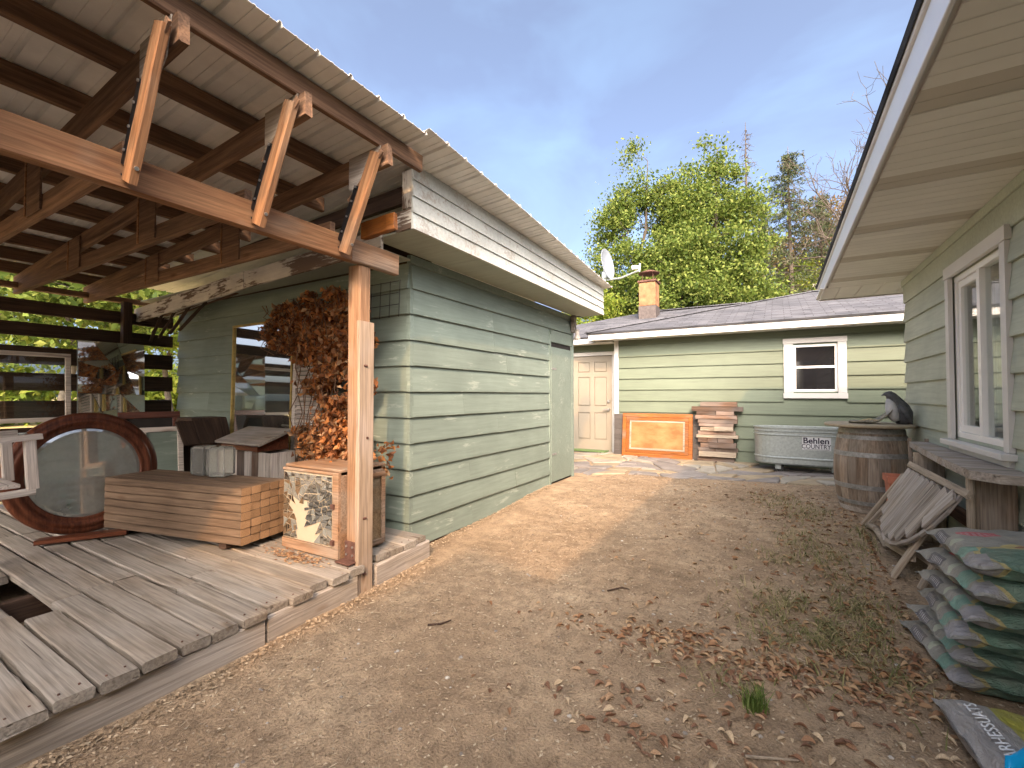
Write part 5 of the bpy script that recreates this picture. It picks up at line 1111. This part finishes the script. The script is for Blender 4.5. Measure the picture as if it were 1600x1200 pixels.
for i in range(15): MB().tube([(-4.4+i*.115, 2.84, 2.34), (-4.4+i*.115-.01, 2.835, 1.95 if i < 8 else 2.02)], .0035, 5).build('wire', M_['wire'], wm)
for k in range(4): MB().tube([(-4.42, 2.838, 2.33-k*.105), (-2.80, 2.834, 2.33-k*.1)], .0035, 5).build('wire', M_['wire'], wm)

# ================================================================== trees
def crown_pts(ells, n, rng):
    out = []
    tot = sum(e[3]*e[4]*e[5] for e in ells)
    for (cx, cy, cz, rx, ry, rz) in ells:
        k = max(6, int(n*rx*ry*rz/tot)); d = rng.normal(size=(k*3, 3)); d /= np.linalg.norm(d, axis=1, keepdims=True); r = rng.random(k*3)**.42; p = d*r[:, None]*np.array([rx, ry, rz])+np.array([cx, cy, cz])
        h = vnoise(p[:, 0]*1.1+p[:, 1]*.7+3, p[:, 2]*1.2+p[:, 1]*.5, 8); p = p[h > .36][:k]; out.append(p)
    return np.concatenate(out)
def bent(a, b, rng, k=5, amp=.08, sag=.0):
    a, b = np.array(a, float), np.array(b, float); L_ = np.linalg.norm(b-a); off = rng.normal(size=(k+1, 3))*amp*L_; off[0] = off[-1] = 0
    t = np.linspace(0, 1, k+1)[:, None]; p = a*(1-t)+b*t+off*np.sin(t*math.pi)*.7; p[:, 2] -= sag*L_*(t[:, 0]*(1-t[:, 0])*4); return [tuple(q) for q in p]
M_['bark'] = plain('tree_bark', (.085, .07, .055), .9, 0, 12, .3, .5)
M_['grn'] = leafmat('green_leaf', [(.045, .08, .015), (.10, .155, .028), (.175, .235, .045), (.26, .30, .075)], .45)
M_['grn2'] = leafmat('yellow_green_leaf', [(.11, .17, .02), (.2, .27, .035), (.30, .32, .05)], .45)
M_['pine'] = leafmat('conifer_needles', [(.035, .06, .025), (.07, .095, .04), (.11, .115, .055)], .15)
M_['brownb'] = leafmat('russet_brush', [(.10, .085, .03), (.18, .11, .05), (.14, .14, .04)], .3)
def tree(name, label, base, ells, ncl, per, spread, size, mat, seed, trunk_r=.16, group=None):
    rng = np.random.default_rng(seed); P = crown_pts(ells, ncl, rng); top = P[P[:, 2].argmax()]; b = np.array(base, float)
    o = thing(name, label, 'tree', tuple(base), group); c = P.mean(0); tp = np.array([c[0]*.8+b[0]*.2, c[1], P[:, 2].max()-.5])
    tr = bent(b-np.array([0, 0, .2]), tp, rng, 8, .025); trr = [trunk_r*(1-.93*i/8) for i in range(9)]; mb = MB(); mb.tube(tr, trr, 8); mb.build('trunk', M_['bark'], o, smooth=True)
    T = np.array(tr); lim = MB(); nodes = [tuple(q) for q in tr[2:]]
    order = np.argsort(np.linalg.norm(P[:, :2]-c[:2], axis=1))
    for i in order[::max(1, len(order)//160)]:
        p = P[i]; N_ = np.array(nodes); low = N_[N_[:, 2] < p[2]+.1]; low = low if len(low) else N_; q = low[np.argmin(np.linalg.norm(low-p, axis=1)+.25*np.abs(low[:, 2]-p[2]+.6))]
        br2 = bent(q, p, rng, 4, .10); L_ = np.linalg.norm(p-q); lim.tube(br2, [max(.008, .02*L_*(1-.85*t/4)) for t in range(5)], 5); nodes += br2[2:]
    lim.build('limbs', M_['bark'], o)
    K = np.repeat(P, per, 0); sp = np.repeat(rng.uniform(.55, 1.25, len(P)), per)[:, None]; L2 = K+rng.normal(size=K.shape)*spread*sp*np.array([1, 1, .75])
    cr = cloud('crown', L2, size, mat, o, rng, bend=.2); return o
tree('leafy_tree', 'tall light green tree with upright shoots behind the chimney', (-3.9, 16, 0), [(-4.0, 16, 6.2, 1.95, 1.5, 2.7), (-2.9, 16.1, 7.2, 1.0, 1.0, 1.7), (-2.6, 16.1, 5.6, 1.2, 1.0, 1.4), (-4.25, 16, 8.9, .62, .6, 1.55), (-5.1, 15.8, 7.4, .8, .8, 1.4), (-3.2, 16.2, 8.0, .6, .6, 1.0), (-4.6, 15.8, 4.3, 1.7, 1.2, 1.1)], 340, 150, .23, .10, M_['grn'], 21, .17, 'leafy trees behind the back house')
tree('leafy_tree', 'tall light green tree with pointed top right of the chimney', (-1.8, 16.6, 0), [(-1.6, 16.6, 6.2, 1.75, 1.5, 2.6), (-1.75, 16.6, 9.0, .55, .6, 1.6), (-2.6, 16.5, 7.9, .6, .6, 1.5), (-.7, 16.5, 6.2, .75, .8, 1.5), (-1.2, 16.5, 4.4, 1.7, 1.2, 1.2)], 340, 150, .23, .10, M_['grn'], 22, .17, 'leafy trees behind the back house')
tree('leafy_tree', 'rounded green tree filling the gap low between the two tall trees', (-2.9, 15.2, 0), [(-2.9, 15.3, 4.8, 1.5, 1.0, 1.3), (-2.7, 15.3, 6.0, 1.0, .9, 1.0)], 180, 140, .21, .095, M_['grn'], 23, .1, 'leafy trees behind the back house')
tree('leafy_tree', 'small yellow-green tree below the satellite dish', (-5.6, 14.5, 0), [(-5.1, 14.4, 3.9, .8, .8, 1.0), (-5.9, 14.5, 3.4, .9, .8, .9)], 100, 80, .17, .10, M_['grn2'], 24, .08, 'leafy trees behind the back house')
tree('brush', 'olive green brush beyond the roof ridge by the far house', (.6, 24, 3), [(.7, 24, 6.2, 1.6, 1, 1.1), (-.6, 24, 5.8, 1.4, 1, 1.2)], 120, 80, .25, .13, M_['grn2'], 25, .08)
tree('brush', 'russet brown brush behind the conifer', (1.6, 27, 4), [(1.9, 27, 9.3, 1.6, 1, 1.7), (.2, 27, 8.4, 1.4, 1, 1.8)], 120, 70, .3, .14, M_['brownb'], 26, .08)
for i, (bx_, by_, lab, ells) in enumerate(((-19, 5, 'broad sunlit green tree beyond the slatted side, near its middle', [(-19, 5, 4.6, 2.5, 2.8, 2.1)]), (-23, 9.5, 'green tree beyond the slats towards the shed', [(-23, 9.5, 5.2, 2.6, 3, 2.4)]), (-26, 2, 'hazy green tree far beyond the slats', [(-26, 2, 6, 2.8, 3, 2.8)]), (-20, 13, 'green tree seen past the slats beside the shed corner', [(-20, 13, 4.8, 2.6, 3, 2.4)]))):
    tree('leafy_tree', lab, (bx_, by_, 0), ells, 150, 60, .34, .22, M_['grn2'] if i % 2 else M_['grn'], 40+i, .16, 'trees beyond the slatted side')
for i, (bx_, by_, rr_, lab) in enumerate(((-27, 4, 3.2, 'low hedge mass beyond the dry field facing the slats'), (-29, 11, 3.4, 'low hedge mass beyond the dry field towards the shed'), (-31, 18, 3.6, 'low hedge mass beyond the dry field behind the shed'), (-30, -2, 3.4, 'low hedge mass beyond the dry field away from the shed'))):
    tree('hedge', lab, (bx_, by_, 0), [(bx_, by_, 1.5, 1.5, rr_, 1.5)], 130, 50, .4, .26, M_['grn2'], 70+i, .08, 'hedges beyond the field')
def conifer(name, label, base, h, r, bare, seed, mat):
    rng = np.random.default_rng(seed); o = thing(name, label, 'tree', base); b = np.array(base, float)
    MB().tube([tuple(b+np.array([.04*math.sin(t*5), 0, h*t])) for t in np.linspace(0, 1, 10)], [.17*(1-.95*t) for t in np.linspace(0, 1, 10)], 8).build('trunk', M_['bark'], o, smooth=True)
    mb = MB(); L2 = []
    zz = h*.25
    while zz < h*.985:
        t = (zz/h-.25)/.75; R_ = r*(1-t)**.8*(.75+.5*rng.random())+.12
        for k in range(4 if not bare else 3):
            a = rng.uniform(0, 6.28); e = np.array([math.cos(a)*R_, math.sin(a)*R_, -R_*.25+rng.uniform(-.1, .15)])*(rng.uniform(.5, 1)); p0 = b+np.array([0, 0, zz]); pts = [tuple(p0+e*s_+np.array([0, 0, (-.12 if bare else .06)*math.sin(s_*3.1)*R_])) for s_ in (0, .35, .7, 1)]
            mb.tube(pts, [.022, .014, .009, .004] if bare else [.02, .012, .008, .003], 4)
            if bare:
                for s_ in (.5, .75): q = p0+e*s_; mb.tube([tuple(q), tuple(q+rng.normal(size=3)*.16+np.array([0, 0, -.18]))], [.007, .003], 4)
            else:
                for s_ in np.linspace(.15, 1, 9): L2.append(p0+e*s_+rng.normal(size=(9, 3))*np.array([.12, .12, .07]))
        zz += .26 if not bare else .20
    mb.build('branches', M_['bark'], o)['kind'] = 'stuff'
    if not bare: cloud('needles', np.concatenate(L2), .14, mat, o, rng, asp=.22)
conifer('dead_conifer', 'tall bare dead conifer standing behind the green trees', (-1.05, 22, 0), 13.3, 1.25, True, 51, None)
conifer('conifer', 'sparse dark green conifer beside the dead one', (.5, 21, 0), 11.3, 3.6, False, 52, M_['pine'])
conifer('conifer', 'slim sparse conifer rising behind the russet brush', (1.9, 26, 2), 9.0, 2.0, False, 54, M_['pine'])
conifer('conifer', 'short dark conifer low between dead conifer and brush', (-.55, 25, 2), 8.5, 1.5, False, 53, M_['pine'])
def bare_tree(base, h, seed):
    rng = np.random.default_rng(seed); o = thing('bare_tree', 'leafless grey tree with fine twigs beside the house eave', 'tree', base); mbs = {'trunk': MB(), 'limbs': MB()}
    def grow(p, d, L_, r, lev):
        q = p+d*L_; mid = (p+q)/2+rng.normal(size=3)*L_*.05; mbs['trunk' if lev == 0 else 'limbs'].tube([tuple(p), tuple(mid), tuple(q)], [max(r, .007), max(r*.85, .006), max(r*.7, .005)], 6 if lev < 2 else 4)
        if lev >= 7: return
        for k in range((2 if rng.random() < .6 else 3) if lev else 5):
            nd = d+rng.normal(size=3)*(.55 if lev else .6); nd[2] += .08; nd /= np.linalg.norm(nd); grow(q, nd, L_*rng.uniform(.62, .86), r*.62, lev+1)
    grow(np.array(base, float), np.array([0, 0, 1.]), h*.32, .16, 0); mbs['trunk'].build('trunk', M_['bark'], o); mbs['limbs'].build('limbs', M_['bark'], o)
bare_tree((3.0, 20, 0), 9.6, 63)

# ================================================================== ground litter and grass
M_['fallen'] = leafmat('fallen_leaf', [(.13, .065, .035), (.25, .125, .06), (.36, .21, .11), (.47, .34, .20), (.22, .10, .05)], .15)
def leaf_mesh(seed):
    r0 = np.random.default_rng(seed); vs = []; n = 6; curl = r0.uniform(.5, 1.6); tw = r0.uniform(-.8, .8)
    for i in range(n+1):
        t = i/n; w_ = .30*math.sin(math.pi*min(1, t*.96+.02))**.8*(1-.35*t); x_ = t-.5; zc = .16*curl*math.sin(t*math.pi*.9)*(1 if seed % 2 else -.4)+.05
        for s_ in (-1, 0, 1): vs.append((x_, s_*w_, zc+abs(s_)*w_*curl*.7+s_*tw*.12*t))
    fs = [(i*3+k, i*3+k+1, i*3+k+4, i*3+k+3) for i in range(n) for k in range(2)]; mb = MB(); mb.add(vs, fs); zmin = min(v[2] for v in vs); mb.v = [(a, b, c-zmin) for a, b, c in mb.v]; return mb
# clusters (x, y, sx, sy, weight) where the photograph shows drifts of leaves
CL = [(-.55, 2.55, .35, .10, 1.3), (-.15, 2.60, .30, .12, 1.5), (.15, 2.62, .22, .12, 1.0), (.33, 4.1, .22, .35, .9), (-.08, 6.2, .30, .45, .8), (.20, 5.3, .22, .35, .8), (.42, 3.2, .16, .3, 1.2), (.75, 4.75, .12, .35, .5), (-.25, 1.85, .35, .12, .6), (-.6, 1.95, .25, .15, .4), (.5, 2.7, .12, .16, .9), (.05, 3.6, .35, .5, .5), (-.1, 2.2, .3, .12, .5), (.55, 6.1, .15, .3, .4), (.55, 3.7, .15, .3, .7), (.1, 2.95, .3, .15, .8)]
wts = np.array([c[4] for c in CL]); wts = wts/wts.sum(); lmesh = [leaf_mesh(100+i) for i in range(8)]
def leafmats(n_variant):
    out = []
    cols = [(.17, .095, .06), (.27, .155, .09), (.36, .24, .145), (.46, .36, .24), (.21, .11, .065)]
    for i, c in enumerate(cols): out.append(plain(f'fallen_leaf_{i}', c, .75, 0, 12, .3, .2, .2))
    return out
LMAT = leafmats(5); lmd = [[lm_.mesh('fallen_leaf', mt) for mt in LMAT] for lm_ in lmesh]
def litter_xy(n):
    ci = NR.choice(len(CL), n, p=wts); C_ = np.array(CL)[ci]; x = NR.normal(C_[:, 0], C_[:, 2]); y = NR.normal(C_[:, 1], C_[:, 3])
    k = NR.random(n) < .10; x[k] = NR.uniform(-1.2, .9, k.sum()); y[k] = NR.uniform(1.2, 7.2, k.sum()); x = np.clip(x, -2.2, .66); y = np.clip(y, 1.0, 7.5); return x, y
x, y = litter_xy(1500); dist = np.hypot(x, y); order = np.argsort(dist); zg = gz(x, y)
for i in order[:290]:
    s_ = random.uniform(.026, .054); M = Matrix.Translation((x[i], y[i], zg[i]+.002)) @ Matrix.Rotation(random.uniform(0, 6.28), 4, 'Z') @ Matrix.Rotation(random.uniform(-.3, .3), 4, 'X') @ Matrix.Scale(s_, 4)
    o = put(bpy.data.objects.new('fallen_leaf', random.choice(random.choice(lmd))), None, M); tag(o, 'dry curled brown leaf lying loose on the dirt yard', 'leaf', 'fallen leaves on the dirt')
V = []; F = []
rest = list(order[290:])
for i in rest:
    lm_ = random.choice(lmesh); s_ = random.uniform(.026, .054); M = Matrix.Translation((x[i], y[i], zg[i]+.002)) @ Matrix.Rotation(random.uniform(0, 6.28), 4, 'Z') @ Matrix.Rotation(random.uniform(-.3, .3), 4, 'X') @ Matrix.Scale(s_, 4)
    b0 = len(V); V += [tuple(M @ Vector(p)) for p in lm_.v]; F += [tuple(q+b0 for q in f) for f in lm_.f]
lo = put(bpy.data.objects.new('leaf_litter', npmesh('leaf_litter', np.array(V), np.array(F), M_['fallen']))); tag(lo, 'drifts of small dry brown leaves across the yard', 'leaf litter', None, 'stuff')
# wood chips and straw all over the yard
n = 42000; x = NR.uniform(-2.5, 1.15, n); y = .6+7.2*NR.random(n)**1.5; k = (x > rimx(1)-.02) & ~((y > 2.9) & (x < SX+.05)); k &= ~((y > 1.0) & (x < -2.345-.085*np.maximum(0, y-1)+.02)); x, y = x[k], y[k]; n = len(x); z = gz(x, y)+.003
ang = NR.uniform(0, 6.28, n); Ls = NR.uniform(.003, .009, n)*(1+.12*y); ws = Ls*NR.uniform(.2, .6, n); st = NR.random(n) < .12; Ls[st] = NR.uniform(.012, .04, st.sum()); ws[st] = .0012
dx, dy = np.cos(ang), np.sin(ang); tl = NR.uniform(-.004, .006, n)
V = np.stack([np.stack([x+dx*Ls, y+dy*Ls, z+tl], 1), np.stack([x-dy*ws, y+dx*ws, z+.001], 1), np.stack([x-dx*Ls, y-dy*Ls, z+.002], 1), np.stack([x+dy*ws, y-dx*ws, z+.004], 1)], 1).reshape(-1, 3)
M_['chip'] = leafmat('wood_chip', [(.20, .145, .10), (.30, .225, .155), (.40, .31, .21), (.52, .44, .32), (.15, .105, .07), (.28, .21, .14), (.24, .18, .12)], 0, .9)
tag(put(bpy.data.objects.new('wood_chips', npmesh('wood_chips', V, np.arange(n*4).reshape(-1, 4), M_['chip']))), 'fine tan wood chips and straw covering the dirt', 'wood chips', None, 'stuff')
# drift of chips along the deck rim and shed foot
n = 2800; yy = NR.uniform(.5, 5.6, n); base = np.where(yy < 2.9, -2.335-.085*np.maximum(0, yy-1), SX+.03); x = base+.015+np.abs(NR.normal(0, .06, n)); z = gz(x, yy)+.003+.02*np.exp(-(x-base)/.04)
ang = NR.uniform(0, 6.28, n); Ls = NR.uniform(.004, .012, n); ws = Ls*NR.uniform(.3, .8, n); dx, dy = np.cos(ang), np.sin(ang)
V = np.stack([np.stack([x+dx*Ls, yy+dy*Ls, z+.004], 1), np.stack([x-dy*ws, yy+dx*ws, z], 1), np.stack([x-dx*Ls, yy-dy*Ls, z], 1), np.stack([x+dy*ws, yy-dx*ws, z+.005], 1)], 1).reshape(-1, 3)
M_['chip2'] = leafmat('pale_chip', [(.26, .185, .115), (.36, .27, .175), (.45, .36, .25), (.21, .15, .095)], 0, .9)
tag(put(bpy.data.objects.new('chip_drift', npmesh('chip_drift', V, np.arange(n*4).reshape(-1, 4), M_['chip2']))), 'drift of pale chips along the deck rim and shed foot', 'wood chips', None, 'stuff')
# crumbs on the deck before the cabinet
n = 500; x = NR.normal(-2.95, .16, n); y = NR.normal(2.0, .045, n); V = []
ang = NR.uniform(0, 6.28, n); Ls = NR.uniform(.005, .014, n); dx, dy = np.cos(ang)*Ls, np.sin(ang)*Ls; z = .2+NR.uniform(0, .006, n)
V = np.stack([np.stack([x+dx, y+dy, z+.004], 1), np.stack([x-dy*.6, y+dx*.6, z], 1), np.stack([x-dx, y-dy, z], 1), np.stack([x+dy*.6, y-dx*.6, z+.004], 1)], 1).reshape(-1, 3)
tag(put(bpy.data.objects.new('leaf_crumbs', npmesh('leaf_crumbs', V, np.arange(n*4).reshape(-1, 4), M_['fallen']))), 'leaf crumbs scattered on the deck before the cabinet', 'crumbs', None, 'stuff')
# half-buried pebbles
pb = MB(); rp_ = random.Random(5)
for i in range(240):
    a, b = rp_.uniform(-2.1, 1.0), .9+6*rp_.random()**1.6; r = rp_.uniform(.004, .013); 
    if a < rimx(b)+.06 or (b > 2.8 and a < SX+.1): continue
    zc = GZ(a, b); q = []
    for zz, rr in ((-.3, 1.0), (.25, .85), (.55, .4)):
        for k in range(6): an = k*1.047+rp_.uniform(-.2, .2); q.append((a+r*rr*math.cos(an)*rp_.uniform(.8, 1.3), b+r*rr*math.sin(an)*rp_.uniform(.8, 1.2), zc+r*zz))
    pb.add(q, [(l*6+k, l*6+(k+1) % 6, l*6+6+(k+1) % 6, l*6+6+k) for l in range(2) for k in range(6)]+[tuple(range(12, 18))])
M_['pebble'] = leafmat('pebble', [(.2, .18, .16), (.34, .31, .27), (.5, .47, .42), (.15, .12, .1)], 0, .9)
tag(pb.build('pebbles', M_['pebble']), 'small half-buried pebbles scattered over the dirt yard', 'pebbles', None, 'stuff')
# grass
def blades(xy, hgt, rng, lean=.55):
    n = len(xy); a = rng.uniform(0, 6.28, n); h = hgt*(.4+.8*rng.random(n)); ln = h*lean*(.4+rng.random(n)); w_ = .0022+.0012*rng.random(n); dx, dy = np.cos(a), np.sin(a); z = gz(xy[:, 0], xy[:, 1]); V = []
    for t, k in ((0, 1), (.5, .8), (1, .08)):
        cx = xy[:, 0]+dx*ln*t*t; cy = xy[:, 1]+dy*ln*t*t; cz = z+h*(t-.25*t*t*lean); V += [np.stack([cx-dy*w_*k, cy+dx*w_*k, cz], 1), np.stack([cx+dy*w_*k, cy-dx*w_*k, cz], 1)]
    V = np.stack(V, 1).reshape(-1, 3); i = np.arange(n)*6; F = np.concatenate([np.stack([i, i+1, i+3, i+2], 1), np.stack([i+2, i+3, i+5, i+4], 1)]); return V, F
M_['grass'] = leafmat('dry_green_grass', [(.12, .14, .045), (.20, .20, .075), (.32, .28, .13), (.42, .35, .19), (.15, .17, .06), (.36, .29, .16)], .3)
g1 = np.stack([NR.normal(.20, .19, 1700), NR.normal(3.18, .28, 1700)], 1); kk = vnoise(g1[:, 0]*9, g1[:, 1]*9, 6) > .38; g1 = g1[kk]; parts = [g1]
for cx, cy, sx, sy, n in ((.32, 4.3, .12, .3, 330), (.15, 4.7, .10, .2, 200), (.0, 6.0, .15, .3, 260), (.25, 5.6, .12, .3, 220), (.46, 3.5, .08, .2, 200), (.62, 5.0, .06, .25, 160), (-.02, 4.2, .1, .1, 90), (.42, 2.75, .06, .08, 90), (-.25, 2.35, .12, .06, 50)): parts.append(np.stack([NR.normal(cx, sx, n), NR.normal(cy, sy, n)], 1))
g1 = np.concatenate(parts); g1[:, 0] = np.minimum(g1[:, 0], .70); V, F = blades(g1, .07, NR, 1.5)
tag(put(bpy.data.objects.new('grass', npmesh('grass', V, F, M_['grass']))), 'sparse dry grass patch among the fallen leaves', 'grass', None, 'stuff')
M_['tuft'] = leafmat('fresh_grass', [(.07, .12, .025), (.12, .18, .04), (.2, .24, .07)], .3)
V, F = blades(np.stack([NR.normal(-.1, .022, 130), NR.normal(2.21, .02, 130)], 1), .11, NR, .55)
tag(put(bpy.data.objects.new('grass_tuft', npmesh('grass_tuft', V, F, M_['tuft']))), 'small fresh green grass tuft standing alone in the dirt', 'grass tuft')
# twigs
for i, (pts, lab) in enumerate((([(-1.02, 3.02, 0), (-.95, 3.12, 0), (-.9, 3.12, 0)], 'short dark twig lying in the open dirt'), ([(-1.78, 2.05, 0), (-1.72, 2.10, 0), (-1.70, 2.17, 0)], 'small dark splinter on the dirt near the deck post'), ([(-.12, 1.9, 0), (.05, 1.98, 0)], 'straight pale stalk lying near the grass tuft'))):
    P_ = [(a, b, GZ(a, b)+.008) for a, b, _ in pts]; tag(MB().tube(P_, [.006]*(len(P_)-1)+[.003], 6).build('twig', M_['dark'] if i < 2 else M_['greylight']), lab, 'twig')
